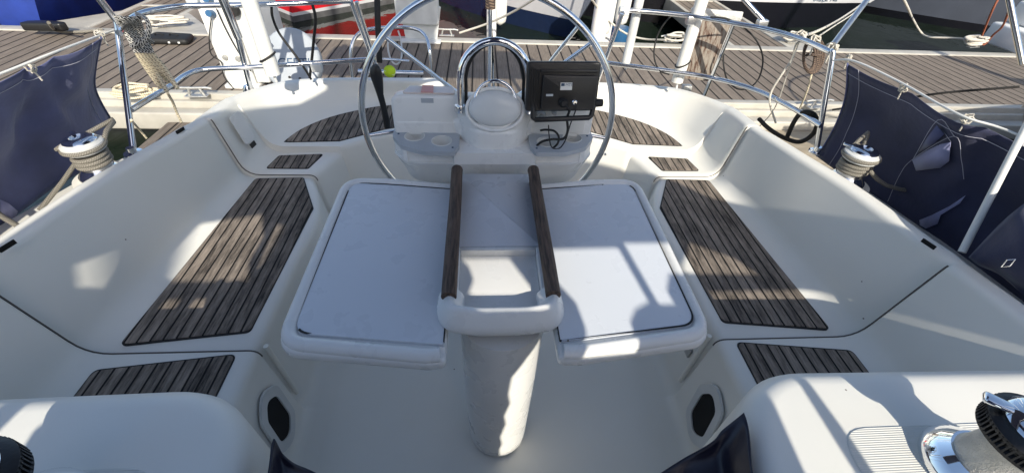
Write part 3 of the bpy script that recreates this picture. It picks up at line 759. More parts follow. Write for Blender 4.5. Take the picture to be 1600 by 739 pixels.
# frame legs that carry the sun shade above
def leg(P, r, name='arch_leg', m=None):
    return rail(P, r, name, m, sn=3)
def upto(u0, v0, z0, u1, v1, z1, extra):
    a = at(u0, v0, z=z0); b = at(u1, v1, z=z1); return [b+(b-a).normalized()*extra, b, a]
leg(upto(372, 58, .96, 340, -20, 1.22, 1.0), .020)
leg(upto(392, 140, .66, 371, 56, .965, .0), .014)
bm = bmesh.new(); add_lathe(bm, [(0, .03), (.02, .03), (.03, .01), (.03, 0)], 20, c=tuple(at(389, 142, z=.64))); put('arch_foot_plate', bm, MT['steel'], boat, 50)
leg(upto(184, 36, 1.10, 150, -8, 1.22, 1.2), .013, 'lifeline_strut', MT['steelr'])
leg(upto(1302, 70, 1.12, 1355, 0, 1.26, 1.2), .013, 'lifeline_strut', MT['steelr'])
leg(upto(1192, 32, 1.12, 1155, -8, 1.22, 1.0), .012, 'lifeline_strut', MT['steel'])
leg(upto(1597, 100, 1.05, 1577, 0, 1.30, 1.0), .013, 'arch_leg')
# clamps on the rails
for p in (at(303, 6, z=UZ), at(495, 106, z=LZ), at(975, 18, z=UZ), at(1080, 32, z=UZ-.02), at(1190, 38, z=UZ)):
    bm = bmesh.new(); add_box(bm, p-V3((.028, .016, .022)), p+V3((.028, .016, .022)), .006); put('rail_clamp', bm, MT['pvc'] if p.x < .9 else MT['steelr'], boat, 30)
# mushroom antenna on the port rail
p = at(418, 90, z=.86)
bm = bmesh.new(); add_lathe(bm, [(0, .075), (.030, .072), (.044, .062), (.046, .052), (.034, .040), (.026, .0), (.03, -.02), (.024, -.04), (0, -.04)], 30, c=tuple(p)); put('mushroom_antenna', bm, MT['white'], boat, 50)
# weathered outboard board on the starboard quarter
A, B_, C_ = at(1058, 122, z=.72), at(1100, 134, z=.72), at(1084, 28, z=1.05); D_ = at(1147, 33, z=1.05)
B_ = at(1112, 128, z=.72)
bm = bmesh.new()
vs = []
nrm = (B_-A).cross(C_-A).normalized()
if nrm.dot(CAMO-A) < 0: nrm = -nrm
mm = frame(A, B_-A, C_-A)
inv = mm.inverted()
q = [inv @ p for p in (A, B_, D_, C_)]
add_prism(bm, round_poly([(p.x, p.y) for p in q], .015), -.035, .006, .006, 2, mm)
ob = put('outboard_board', bm, MT['oldwood'], boat, 40)
bm = bmesh.new(); add_prism(bm, round_poly([(q[3].x-.02, q[3].y+.0), (q[2].x+.03, q[2].y+.0), (q[2].x+.03, q[2].y+.05), (q[3].x-.02, q[3].y+.05)], .01), -.05, .014, .004, 2, mm); put('board_cap_plate', bm, MT['alu'], ob, 40)
bm = bmesh.new(); add_box(bm, at(1072, 140, z=.63)-V3((.03, .02, .03)), at(1072, 140, z=.63)+V3((.03, .02, .03)), .008); put('board_bracket', bm, MT['alu'], boat, 30)

# ------------------------------------------------------------------ sprayhood, boom (out of view; hood added, its outline and holes shaped to cast sun patches)
def hz(x, y, z):
    "where the sun ray through a cockpit point crosses the hood front, y=-0.6"
    k = (y+.6); return (x+.2*k, z+.668*k)
holes = [
 [hz(-1.34, .845, .70), hz(-1.34, .85, .79), hz(-1.34, 1.09, .665), hz(-1.34, 1.06, .62), hz(-1.34, .96, .594)],
 [hz(-1.31, 1.24, .42), hz(-1.24, 1.19, .42), hz(-.955, 1.19, .42), hz(-1.0, 1.30, .42), hz(-1.0, 1.46, .42), hz(-1.06, 1.61, .42), hz(-1.29, 1.55, .42)],
 [hz(-.955, 1.25, .42), hz(-.92, 1.36, .42), hz(-.91, 1.52, .42), hz(-.97, 1.54, .42)],
 [hz(-.115, .90, .82), hz(.035, .90, .82), hz(.105, .752, .82), hz(.085, .66, .875), hz(-.045, .66, .875), hz(-.085, .752, .82), hz(-.07, .81, .82), hz(-.085, .86, .82)],
 [hz(.166, .94, .82), hz(.372, .945, .82), hz(.405, .72, .82), hz(.360, .695, .82), hz(.335, .655, .82), hz(.333, .575, .80), hz(.190, .57, .80), hz(.215, .64, .82), hz(.205, .72, .82), hz(.16, .80, .82)],
 [hz(.395, .965, .82), hz(.575, .965, .82), hz(.565, .83, .82), hz(.495, .82, .82), hz(.468, .76, .82), hz(.475, .71, .82), hz(.430, .71, .82)],
 [hz(.79, 1.20, .42), hz(.90, 1.40, .42), hz(1.06, 1.30, .42), hz(1.13, 1.19, .42)],
 [hz(.625, .10, .80), hz(.60, .30, .80), hz(.62, .52, .80), hz(.63, .535, .80), hz(.700, .535, .80), hz(.705, .30, .80), hz(.72, .10, .80)],
 [hz(.75, .08, .80), hz(.738, .38, .80), hz(.722, .54, .80), hz(1.62, .54, .80), hz(1.70, .08, .80)],
 [hz(-.935, .35, .80), hz(-.95, .44, .80), hz(-.925, .47, .80), hz(-.93, .54, .80), hz(-1.00, .54, .80), hz(-1.03, .36, .80)],
 [hz(-1.07, .36, .80), hz(-1.05, .54, .80), hz(-1.10, .54, .80), hz(-1.14, .36, .80)],
 [hz(.125, .64, .75), hz(.08, .64, .69), hz(.034, .64, .60), hz(.028, .64, .50), hz(.036, .64, .44), hz(.020, .64, .36), hz(.028, .64, .30), hz(.012, .64, .20), hz(.020, .64, .14), hz(.012, .64, .09), hz(.016, .64, .03), hz(.10, .65, .03), hz(.15, .70, .09)],
 [hz(-1.16, 2.36, .60), hz(-1.05, 2.42, .56), hz(-.80, 2.66, .50), hz(-.72, 2.70, .545), hz(-.98, 2.60, .63)],
]
arch = [(-1.42, .60), (-1.37, 1.33), (-1.25, 1.60), (-1.125, 1.86), (-.96, 2.18), (-.84, 2.42), (-.5, 2.60), (0, 2.64), (.6, 2.58), (.86, 2.42), (1.02, 2.27), (1.25, 2.20), (1.49, 2.08), (1.60, 1.98), (1.72, 1.94), (1.80, 1.84), (2.1, 1.74), (2.3, .60)]
bm = filled([arch]+holes, .012, frame((0, -.6, 0), (1, 0, 0), (0, 0, 1)))
hood = put('shade_hood', bm, MT['navy'], boat, 30)  # unseen sheet, cut so the sun lands in patches on the cockpit
bm = bmesh.new()
add_tube(bm, catmull([(a, -.62, b) for a, b in arch[1:16]], 3), .014, 8)
add_tube(bm, catmull([(a, -.57, b-.02) for a, b in arch[4:11]], 3), .012, 8)
put('hood_hoop', bm, MT['steel'], hood, 60)
bm, _ = loft([[V3((a, -.605+yy, b-zz)) for a, b in catmull([(a, 0, b) for a, b in arch[4:11]], 4) for a, b in [(a, b)]] for yy, zz in ((0, 0), (.03, .0), (.06, .01))] if 0 else [[V3((p.x, -.605+yy, p.z-zz)) for p in catmull([(a, 0, b) for a, b in arch[4:11]], 4)] for yy, zz in ((0, 0), (.03, .0), (.06, .01))])
put('hood_top', bm, MT['navy'], hood, 30)
bm = bmesh.new(); add_tube(bm, [(-.02, -5.3, 3.5), (-.02, -.8, 3.12), (-.02, 2.3, 2.98)], .06, 14); boom = put('boom', bm, MT['alu'], boat, 50)
bm = bmesh.new(); rg = []
for k in range(14):
    y = -.9+k*(3.1/13); wv = .03*math.sin(k*2.1)
    rg.append([V3((-.02+a*(.30+wv), y, 3.06+b*(.34+wv*.5))) for a, b in [(math.cos(q), math.sin(q)) for q in [2*math.pi*j/14 for j in range(15)]]])
b2, _ = loft(rg); join(bm, b2); put('sail_cover', bm, MT['navy'], boom, 60)
bm = bmesh.new(); add_tube(bm, [(0, -5.4, .6), (0, -5.4, 14)], .07, 16); put('mast', bm, MT['alu'], boat, 50)

bo = [(-1.2, 1.03), (1.6, 1.03), (1.5, 1.70), (1.25, 2.0), (-1.2, 2.05)]  # unseen canopy, added to shade the middle of the pontoon
bm = filled([round_poly(bo, .12)], .01, Matrix.Translation((0, 0, 2.42)))
canopy = put('shade_canopy', bm, MT['navy'], boat, 30)
for y in (1.08, 1.95):
    bm = bmesh.new(); add_tube(bm, catmull([(-1.58, y*.4+1.0, .62), (-1.5, y*.7+.5, 1.6), (-1.15, y, 2.38), (0, y, 2.41), (1.15, y, 2.38), (1.5, y*.7+.5, 1.6), (1.58, y*.4+1.0, .62)], 6) if 0 else [(-1.15, y, 2.405), (1.15, y, 2.405)], .012, 8); put('shade_canopy_bow', bm, MT['steel'], canopy, 60)

#@@PART3
# ------------------------------------------------------------------ chartplotter
pc = V3((.225, 1.405, 1.130))
plo = thing('chartplotter', (pc.x, pc.y, 1.04), 'black chartplotter seen from behind, clamped on the right of the steering console', 'chartplotter')
PM = frame(pc, (1, .03, .01), (.02, .26, 1)) @ Matrix.Diagonal((.98, .90, 1, 1)); 
bm = bmesh.new(); add_prism(bm, round_poly([(-.128, -.088), (.124, -.088), (.128, .088), (-.124, .088)], .014), -.012, .018, .007, 3, PM); put('case', bm, MT['black'], plo, 40)
bm = bmesh.new(); add_prism(bm, round_poly([(-.078, -.080), (.112, -.080), (.116, .040), (-.072, .044)], .006), .017, .034, .004, 2, PM); put('back_cover', bm, MT['black'], plo, 40)
bm = bmesh.new()
for k in range(5): add_box(bm, (-.118+k*.008, -.072, .016), (-.114+k*.008, .060, .0215), .001, 1, PM)
put('cooling_rib', bm, MT['rubber'], plo, 30)
bm = bmesh.new(); add_box(bm, (-.080, .050, .016), (.114, .062, .026), .003, 2, PM); put('top_lip', bm, MT['black'], plo, 30)
bm = bmesh.new(); add_box(bm, (-.012, -.008, .0335), (.028, .018, .0352), 0, 1, PM); st = put('sticker', bm, MT['white'], plo, 0)
put('sticker_text', text_bm('MTI', .014, PM @ Matrix.Translation((.016, .010, .0354)), .0003), MT['ink'], st, 0)
bm = bmesh.new(); add_box(bm, (-.010, .006, .0353), (.002, .016, .0357), 0, 1, PM); put('sticker_stamp', bm, MT['ink'], st, 0)
bm = bmesh.new(); add_box(bm, (-.060, -.030, .0335), (-.036, -.022, .0350), 0, 1, PM); put('small_sticker', bm, MT['tray'], plo, 0)
bm = bmesh.new(); add_tube(bm, [PM @ V3(p) for p in ((-.100, -.060, .01), (-.100, -.112, .02), (-.092, -.118, .022), (.100, -.112, .022), (.108, -.105, .02), (.118, -.060, .01))], .009, 8); put('mounting_bracket', bm, MT['black'], plo, 50)
bm = bmesh.new(); add_lathe(bm, [(0, .022), (.014, .020), (.016, 0), (.016, -.015), (0, -.015)], 16, PM @ frame((.128, -.060, .005), (0, 1, 0), (0, 0, 1))); put('clamp_knob', bm, MT['rubber'], plo, 40)
bm = bmesh.new(); add_lathe(bm, [(.017, 0), (.017, .014), (.013, .018), (.010, .028), (0, .028)], 18, PM @ Matrix.Translation((.000, -.052, .033))); put('cable_socket', bm, MT['rubber'], plo, 40)
bm = bmesh.new(); add_lathe(bm, [(.009, 0), (.009, .012), (.006, .014), (.006, .020), (0, .020)], 18, PM @ Matrix.Translation((.038, -.050, .033))); put('antenna_socket', bm, MT['steel'], plo, 40)
c0 = PM @ V3((.0, -.052, .055))
def cab(name, pts, r, par, lab=None, mat='rubber'):
    bm = bmesh.new(); add_tube(bm, pts, r, 8, smooth_n=6); return put(name, bm, MT[mat], par, 60)
cab('power_cable', [c0, PM @ V3((.018, -.075, .06)), at(886, 185, y=1.385), at(887, 205, y=1.37), at(880, 217, y=1.36), at(862, 218, y=1.355), at(846, 222, y=1.36), at(836, 231, y=1.37)], .0045, plo)
cab('antenna_cable', [PM @ V3((.038, -.05, .05)), PM @ V3((.042, -.07, .058)), at(891, 195, y=1.385), at(884, 218, y=1.36), at(874, 232, y=1.345), at(862, 230, y=1.345), at(858, 212, y=1.38), at(857, 196, y=1.425)], .0022, plo)
cab('plug_cable', [at(845, 204, y=1.41), at(853, 203, y=1.39), at(866, 205, y=1.37), at(873, 214, y=1.36), at(871, 225, y=1.35), at(862, 233, y=1.36), at(856, 236, y=1.39)], .0040, plo)

# ------------------------------------------------------------------ weather cloths on the lifelines
def sidecloth(name, lab, s, top, bot, seed, mats, amp=.03):
    "top / bot: lists of points, same count; grid with billow and creases"
    T = catmull(top, 8); B = catmull(bot, 8); n = len(T); m_ = 22
    bm = bmesh.new(); G = []
    for i in range(n):
        row = []
        for j in range(m_+1):
            t = j/m_; p = T[i].lerp(B[i], t)
            u = i/(n-1)
            q = V3((u*5+seed, t*2.2, seed*1.7))
            wv = noise.noise(q)*amp*1.6 + noise.noise(V3((u*13+t*4+seed, t*3, 2)))*amp*.6 + math.sin((u*9+t*3.5)+seed)*amp*.35
            env = math.sin(math.pi*min(1, t*1.1))**.8 * min(1, .12+u*5)
            p = p+V3((-s*.6, 0.1, 0))*wv*env*1.3 + V3((s*.05, 0, 0))*math.sin(math.pi*t)
            p.z -= .012*math.sin(math.pi*((u*4.0) % 1))*(1-t)
            row.append(bm.verts.new(p))
        G.append(row)
    for i in range(n-1):
        for j in range(m_): bm.faces.new((G[i][j], G[i+1][j], G[i+1][j+1], G[i][j+1]))
    pts = [[v.co.copy() for v in r] for r in G]
    root = thing(name, pts[0][m_], lab, 'weather cloth', 'weather cloths tied to the lifelines')
    o = put('canvas', bm, mats, root, 80)
    md = o.modifiers.new('t', 'SOLIDIFY'); md.thickness = .0025
    off = V3((-s*.008, -.004, .004))
    for jj in (0.10,):
        j = int(jj*m_+.5)
        bm = bmesh.new(); add_tube(bm, [r[j]+off for r in pts], .0011, 5); put('hem_stitching', bm, MT['stitch'], root, 60)
    bm = bmesh.new(); add_tube(bm, [p+off for p in pts[2]], .0011, 5); put('edge_stitching', bm, MT['stitch'], root, 60)
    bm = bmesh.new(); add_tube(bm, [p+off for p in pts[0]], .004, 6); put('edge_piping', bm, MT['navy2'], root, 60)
    return root, pts
LT = [zp(157, 60, UZ-.01), zp(96, 84, UZ-.01), zp(50, 101, UZ-.01), zp(0, 121, UZ-.01), V3((-1.63, .75, 1.09)), V3((-1.66, -.6, 1.09))]
LB = [at(172, 186, z=.60), V3((-1.80, 1.75, .60)), V3((-1.82, 1.55, .60)), V3((-1.83, 1.30, .60)), V3((-1.88, .75, .60)), V3((-1.88, -.6, .60))]
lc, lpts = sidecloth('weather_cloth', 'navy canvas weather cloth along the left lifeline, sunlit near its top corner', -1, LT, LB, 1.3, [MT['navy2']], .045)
RT = [zp(1325, 100, UZ-.02), zp(1405, 135, UZ-.02), zp(1498, 186, UZ-.02), zp(1600, 222, UZ-.02), V3((1.72, .55, 1.08)), V3((1.74, -.6, 1.08))]
RB = [at(1277, 245, z=.60), V3((1.76, 1.52, .60)), V3((1.80, 1.30, .60)), V3((1.84, 1.08, .60)), V3((1.88, .5, .60)), V3((1.88, -.6, .60))]
rc, rpts = sidecloth('weather_cloth', 'navy canvas weather cloth along the right lifeline with two painted sunlit patches', 1, RT, RB, 4.6, [MT['navy']], .035)
def cloth_hit(u, v, pts):
    "nearest cloth grid point to a photo ray"
    r = ray(u, v).normalized(); best = None
    for row in pts:
        for p in row:
            d = (p-CAMO); t = d.dot(r); e = (d-r*t).length
            if best is None or e < best[0]: best = (e, t)
    return CAMO+r*(best[1]-.012)
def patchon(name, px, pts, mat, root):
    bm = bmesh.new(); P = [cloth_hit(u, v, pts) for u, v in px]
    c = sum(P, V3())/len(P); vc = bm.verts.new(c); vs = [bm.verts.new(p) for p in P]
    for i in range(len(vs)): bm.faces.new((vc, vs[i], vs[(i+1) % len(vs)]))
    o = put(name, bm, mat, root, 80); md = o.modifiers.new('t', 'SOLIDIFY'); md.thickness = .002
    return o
patchon('sunlit_patch', [(1426, 250), (1448, 236), (1468, 226), (1486, 222), (1483, 252), (1470, 262), (1432, 267)], rpts, MT['patch'], rc)  # polygons paint in sunlight coming through cuts in the canvas
patchon('sunlit_patch', [(1437, 344), (1456, 336), (1484, 322), (1509, 305), (1500, 318), (1470, 336), (1465, 350), (1447, 357), (1438, 352)], rpts, MT['patch'], rc)
patchon('sunlit_patch', [(1434, 240), (1450, 214), (1464, 196), (1476, 210), (1460, 224)], rpts, MT['navy2'], rc)
for L_ in ([(1387, 315), (1405, 275), (1425, 250), (1490, 213), (1502, 250), (1506, 280)], [(1426, 250), (1465, 188), (1491, 213)], [(1470, 200), (1486, 222)]):
    bm = bmesh.new(); add_tube(bm, [cloth_hit(u, v, rpts) for u, v in L_], .0010, 5, smooth_n=5); put('pocket_stitching', bm, MT['stitch'], rc, 60)
patchon('sunlit_patch', [(0, 312), (14, 318), (27, 330), (22, 344), (6, 336), (0, 334)], lpts, MT['patch'], lc)
# lifelines: white covered wires, one each side, ending at the corner stanchions
for s, P in ((-1, [LS0+V3((0, 0, -.03)), zp(96, 78, UZ+.015), zp(0, 116, UZ+.015), V3((-1.64, .75, 1.12)), V3((-1.66, -.6, 1.12)), V3((-1.60, -2.5, 1.12))]), (1, [RS0+V3((0, 0, -.03)), zp(1335, 96, UZ+.005), zp(1405, 128, UZ+.005), zp(1500, 180, UZ+.005), zp(1600, 215, UZ+.005), V3((1.72, .55, 1.11)), V3((1.74, -.6, 1.11)), V3((1.6, -2.5, 1.11))])):
    bm = bmesh.new(); add_tube(bm, P, .0042, 8, smooth_n=6); put('lifeline', bm, MT['white'], boat, 60)
    for y in (-.6, -2.5):
        q = P[-2] if y == -.6 else P[-1]; bm = bmesh.new(); add_tube(bm, [q+V3((0, 0, .02)), q+V3((s*.1, 0, -.50))], .0125, 10); put('stanchion', bm, MT['steel'], boat, 60)
# short white lashings
def knot(c, r=.010, seed=0, mat='line', loc=None, n=3, lr=.0028):
    bm = bmesh.new()
    for k in range(n):
        rnd = random.Random(seed*7+k); ax = V3((rnd.uniform(-1, 1), rnd.uniform(-1, 1), rnd.uniform(-.4, .4))).normalized(); x = ax.orthogonal().normalized(); y = ax.cross(x)
        add_tube(bm, [c+V3((rnd.uniform(-.3, .3), rnd.uniform(-.3, .3), rnd.uniform(-.3, .3)))*r+(x*math.cos(a)+y*math.sin(a)*1.3)*r for a in [2*math.pi*i/12 for i in range(12)]], lr, 6, closed=True)
    add_tube(bm, [c, c+V3((.004, .0, -r*1.5)), c+V3((.008, 0, -r*3.5))], lr, 6)
    return bm
for i, (u, v, lab) in enumerate([(48, 106, 'white lashing tied halfway along the left weather cloth'), (156, 54, 'white lashing at the top corner of the left weather cloth'), (1325, 92, 'white lashing at the top corner of the right weather cloth'), (1411, 138, 'white lashing in the middle of the right weather cloth'), (1511, 186, 'white lashing farthest forward on the right weather cloth')]):
    o = put('lashing', knot(zp(u, v, UZ-.01), .013, i), MT['line'], None, 60, origin=zp(u, v, UZ-.01)); tag(o, lab, 'lashing', 'lashings of the weather cloths')

# rolled side curtain and tube at the right edge
leg([at(1503, 394, z=.80)+(at(1600, 205, z=1.12)-at(1503, 394, z=.80))*3, at(1600, 205, z=1.12), at(1503, 394, z=.80)], .011, 'hood_brace', MT['white'])
G = [[at(1513, 402, z=.80), at(1560, 352, z=.92), at(1600, 318, z=1.00), at(1690, 250, z=1.05)],
     [at(1530, 415, z=.80), at(1575, 392, z=.90), at(1625, 372, z=.97), at(1720, 330, z=1.0)],
     [at(1562, 430, z=.78), at(1590, 432, z=.84), at(1640, 430, z=.88), at(1740, 420, z=.9)],
     [at(1600, 462, z=.78), at(1640, 468, z=.80), at(1680, 475, z=.80), at(1780, 480, z=.8)]]
bm = bmesh.new(); rows = [catmull(r, 6) for r in G]; cols = list(zip(*rows)); cols = [catmull(c, 6) for c in cols]
b2, _ = loft(cols); join(bm, b2)
sc_ = thing('side_curtain', at(1600, 462, z=.78), 'dark navy canvas curtain with a small steel buckle at the right coaming', 'canvas curtain')
o = put('canvas', bm, MT['navy'], sc_, 80); o.modifiers.new('t', 'SOLIDIFY').thickness = .003
q = at(1576, 412, z=.90); bm = bmesh.new()
add_tube(bm, [q+V3(p) for p in ((-.012, 0, -.012), (.012, 0, -.010), (.012, .004, .014), (-.012, .004, .012))], .0016, 6, closed=True); put('buckle', bm, MT['steel'], sc_, 50)

# companionway cloth in the lower middle: two dark corners stretched to the plinths
def drape(rows):
    rr = [catmull([V3(p) for p in r], 6) for r in rows]; cc = [catmull(c, 5) for c in zip(*rr)]
    for i, c in enumerate(cc):
        for j, p in enumerate(c):
            c[j] = p+V3((0, 0, noise.noise(p*16)*.008))
    b, _ = loft(cc); return b
R_ = [[at(1163, 644, z=.815), at(1128, 672, z=.77), at(1112, 690, z=.75), at(1070, 714, z=.73), at(1028, 741, z=.72), at(960, 790, z=.72)],
      [at(1168, 660, z=.81), at(1140, 695, z=.76), at(1120, 715, z=.73), at(1085, 735, z=.72), at(1050, 765, z=.70), at(980, 830, z=.7)],
      [at(1172, 690, z=.81), at(1150, 740, z=.77), at(1140, 770, z=.74), at(1110, 790, z=.72), at(1090, 830, z=.70), at(1040, 880, z=.7)],
      [at(1178, 760, z=.81), at(1168, 800, z=.78), at(1160, 830, z=.75), at(1150, 880, z=.73), at(1130, 920, z=.72), at(1100, 950, z=.72)]]
L_ = [[at(428, 686, z=.815), at(440, 706, z=.77), at(458, 722, z=.75), at(480, 731, z=.73), at(503, 742, z=.72), at(560, 770, z=.72)],
      [at(424, 700, z=.81), at(435, 722, z=.76), at(452, 740, z=.74), at(475, 755, z=.72), at(490, 775, z=.71), at(540, 820, z=.7)],
      [at(420, 730, z=.81), at(430, 760, z=.77), at(445, 790, z=.74), at(460, 810, z=.72), at(480, 850, z=.7), at(520, 900, z=.7)],
      [at(412, 790, z=.81), at(420, 830, z=.78), at(430, 860, z=.76), at(440, 890, z=.74), at(450, 930, z=.72), at(480, 960, z=.72)]]
for rows, lab in ((R_, 'dark vinyl cloth corner stretched to the right plinth by the companionway'), (L_, 'dark vinyl cloth corner stretched to the left plinth by the companionway')):
    o = put('companionway_cloth', drape(rows), MT['inkcloth'], None, 70, origin=rows[0][0]); o.modifiers.new('t', 'SOLIDIFY').thickness = .003
    tag(o, lab, 'cloth', 'companionway cloth corners')

# ------------------------------------------------------------------ ropes on deck
def rope(name, lab, P, r, mat, cat='rope', grp_=None, sn=6, seg=10, extra=()):
    P = [V3(p) for p in P]; bm = bmesh.new(); add_tube(bm, P, r, seg, smooth_n=sn)
    for Q in extra: add_tube(bm, Q, r, seg, smooth_n=sn)
    o = put(name, bm, MT[mat], None, 60, origin=P[0]); return tag(o, lab, cat, grp_)
def helix(c, r, z0, z1, turns, a0=0, n=18, jit=0):
    N = int(turns*n); return [V3((c.x+(r+jit*math.sin(k*.9))*math.cos(a0+2*math.pi*k/n), c.y+(r+jit*math.sin(k*.9))*math.sin(a0+2*math.pi*k/n), c.z+lerp(z0, z1, k/N))) for k in range(N+1)]
hr = helix(WR_, .052, .058, .100, 2.8, .6) + helix(WR_, .064, .126, .138, 1.1, 1.2)
rope('sheet_rope', 'grey rope wound on the right coaming winch, its tail running forward', hr+[at(1357, 207, z=.885), at(1352, 220, z=.86), at(1350, 240, z=.82), at(1360, 268, z=.76), at(1385, 290, z=.72), at(1425, 299, z=.70)], .0085, 'ropegrey', 'rope', 'sheet ropes on the coaming winches', 2)
hb = at(1425, 299, z=.70)
rope('rope_tail', 'black covered end of the grey rope beside the right weather cloth', [hb, at(1460, 295, z=.71), at(1490, 290, z=.73), at(1508, 292, z=.72)], .0095, 'ropeblack')
hl = [at(62, 328, z=.66), at(98, 284, z=.70), at(128, 242, z=.745)] + helix(WL_, .052, .056, .100, 2.8, math.pi*.9)+helix(WL_, .065, .126, .136, 1.15, math.pi*.95)+[at(178, 186, z=.87), at(166, 205, z=.86), at(160, 235, z=.80), at(152, 268, z=.74)]
rope('sheet_rope', 'grey rope wound on the left coaming winch and led forward along the deck', hl, .0082, 'ropegrey', 'rope', 'sheet ropes on the coaming winches', 2)
rope('sheet_rope', 'grey rope end lying low in the far left corner by the weather cloth', [at(-30, 310, z=.68), at(0, 336, z=.68), at(26, 352, z=.68), at(60, 375, z=.66)], .009, 'ropegrey')
# flecked hank hung over the port rail
def lerpz(P): return P
t0 = zp(207, 34, UZ)
for name, lab, mat, a, b in (('hung_rope', 'black flecked rope hank hung over the left upper rail', 'ropebw', 0, 1), ('hung_rope', 'cream flecked rope strands reaching down to the left lower rail', 'ropecr', 1, 2)):
    Ps = []
    for k in range(6):
        dx = (k-2.5)*6.6
        top = zp(200+dx*.95, 30-abs(k-2.5)*1.0, UZ+.030); mid = zp(226+dx*.75, 84, .985); low = zp(264+dx*1.0-(k % 2)*3, 134+(k % 3)*6-k*1.5, .845)
        if a == 0: Ps.append([zp(203+dx, 42, UZ-.06), zp(197+dx, 36, UZ-.01), top, zp(208+dx*.85, 46, 1.07), mid])
        else: Ps.append([mid, zp(245+dx*.87, 110, .91), low])
    ex = Ps[1:]
    if a == 0:
        ex.append([zp(214, 22, 1.12), zp(228, 30, 1.13), zp(233, 46, 1.10), zp(228, 62, 1.06), zp(216, 72, 1.03), zp(208, 74, 1.02)])
        ex.append([zp(206, 74, 1.03), zp(214, 68, 1.045), zp(230, 60, 1.05), zp(238, 66, 1.02)])
    rope(name, lab, Ps[0], .0085, mat, 'rope', None, 6, 8, ex)
rope('rope_tail', 'cream flecked rope tail dropping from the hung hank to the deck edge', [zp(262, 146, .80), at(270, 160, z=.73), at(277, 178, z=.66), at(284, 192, z=.62)], .006, 'ropecr')
rope('rope_tail', 'thin cream line slanting down beside the left corner stanchion', [at(205, 188, z=.78), at(218, 203, z=.66), at(229, 216, z=.60)], .005, 'ropecr')
# brown hank and its tails to starboard
c = zp(1268, 88, 1.02); bc = []
for k in range(5):
    w_ = .030+.006*k
    bc.append([c+V3((math.cos(a)*w_+(k-2)*.006-.02*math.sin(a), math.sin(a)*.02, math.sin(a)*(.062+.004*k))) for a in [2*math.pi*i/14 for i in range(15)]])
rope('hung_rope', 'small brown rope hank tied on the right upper rail', bc[0], .0065, 'ropebrown', 'rope', None, 2, 8, bc[1:]+[[c+V3((-.035, -.01, .01)), c+V3((0, -.03, .015)), c+V3((.035, -.01, .012)), c+V3((0, .02, .01)), c+V3((-.035, -.01, .005))]])
rope('thin_line', 'tan line hanging from the brown hank to the pontoon side', [c+V3((.03, 0, -.03)), at(1262, 140, z=.85), at(1246, 178, z=.66)], .0045, 'ropecr')
kx = zp(1251, 60, UZ)
rope('thin_line', 'white line hung on the right upper rail, looping down behind the coaming', [kx+V3((0, 0, .02)), kx+V3((.01, -.02, 0)), kx+V3((0, .01, -.03)), zp(1238, 92, 1.0), zp(1222, 116, .93), zp(1206, 142, .84), zp(1203, 162, .78), zp(1212, 192, .66)], .0055, 'line')
rope('thin_line', 'thin grey line from the right upper rail down to the boarding walkway', [kx, zp(1232, 110, .95), at(1210, 170, z=.70), at(1180, 205, z=.4)], .003, 'line')
rope('black_rope', 'thick black rope looped over the right quarter rail', [at(1186, 186, z=.64), at(1200, 200, z=.63), at(1222, 214, z=.62), at(1248, 222, z=.63), at(1268, 212, z=.68), at(1277, 194, z=.76), at(1270, 178, z=.82), at(1252, 177, z=.80), at(1240, 192, z=.72), at(1230, 214, z=.63)], .0115, 'ropeblack')
for i, (u, v, z, lab) in enumerate(((1251, 57, UZ, 'pale lashing on the right upper rail left of the brown hank'), (1299, 76, UZ, 'pale lashing at the right corner of the rail'), (1274, 64, UZ, 'pale lashing holding the brown hank'))):
    o = put('lashing', knot(zp(u, v, z), .020, 20+i, n=5, lr=.004), MT['line'], None, 60, origin=zp(u, v, z)); tag(o, lab, 'lashing', 'lashings on the right rail')

# ------------------------------------------------------------------ small gear at the stern
p = at(609, 112, z=.74)
t = bmesh.new(); bmesh.ops.create_uvsphere(t, u_segments=28, v_segments=18, radius=.034); bmesh.ops.translate(t, verts=t.verts, vec=p)
ball = tag(put('tennis_ball', t, MT['ball'], None, 60, origin=p), 'yellow green tennis ball stuck on the stern hoop', 'tennis ball')
bm = bmesh.new(); add_tube(bm, [p+V3((.0345*math.cos(a), .0345*math.sin(a)*.75, .0345*math.sin(2*a)*.35)).normalized()*.0001+V3((.0338*math.cos(a), .031*math.sin(a), .012*math.sin(2*a))) for a in [2*math.pi*k/24 for k in range(24)]], .0012, 5, closed=True); put('seam', bm, MT['white'], ball, 60)
def blade(name, lab, P, W, T, mat, cat):
    bm = bmesh.new(); P = [V3(q) for q in P]; prev = None
    for i, q in enumerate(P):
        t_ = (P[min(i+1, len(P)-1)]-P[max(i-1, 0)]).normalized(); x = V3((1, 0, 0)); x = (x-t_*x.dot(t_)).normalized(); y = t_.cross(x)
        ring = [bm.verts.new(q+x*W[i]*math.cos(a)+y*T[i]*math.sin(a)) for a in [2*math.pi*k/14 for k in range(14)]]
        if prev:
            for k in range(14): bm.faces.new((prev[k], prev[(k+1) % 14], ring[(k+1) % 14], ring[k]))
        else: bm.faces.new(ring[::-1])
        prev = ring
    bm.faces.new(prev); o = put(name, bm, MT[mat], None, 60, origin=P[0]); return tag(o, lab, cat)
P = [at(u, v, y=1.585) for u, v in ((588, 102), (587, 108), (588, 118), (591, 132), (594, 148), (598, 162), (601, 176), (604, 190), (605, 200))]
blade('throttle_strap', 'black moulded strap hanging from the left rim of the wheel', P, [.010, .020, .024, .019, .013, .012, .012, .014, .012], [.01, .015, .016, .012, .009, .008, .008, .008, .008], 'black', 'strap')
P = [at(u, v, z=z) for u, v, z in ((589, -10, 1.13), (590, 30, 1.02), (592, 70, .90), (593, 98, .80))]
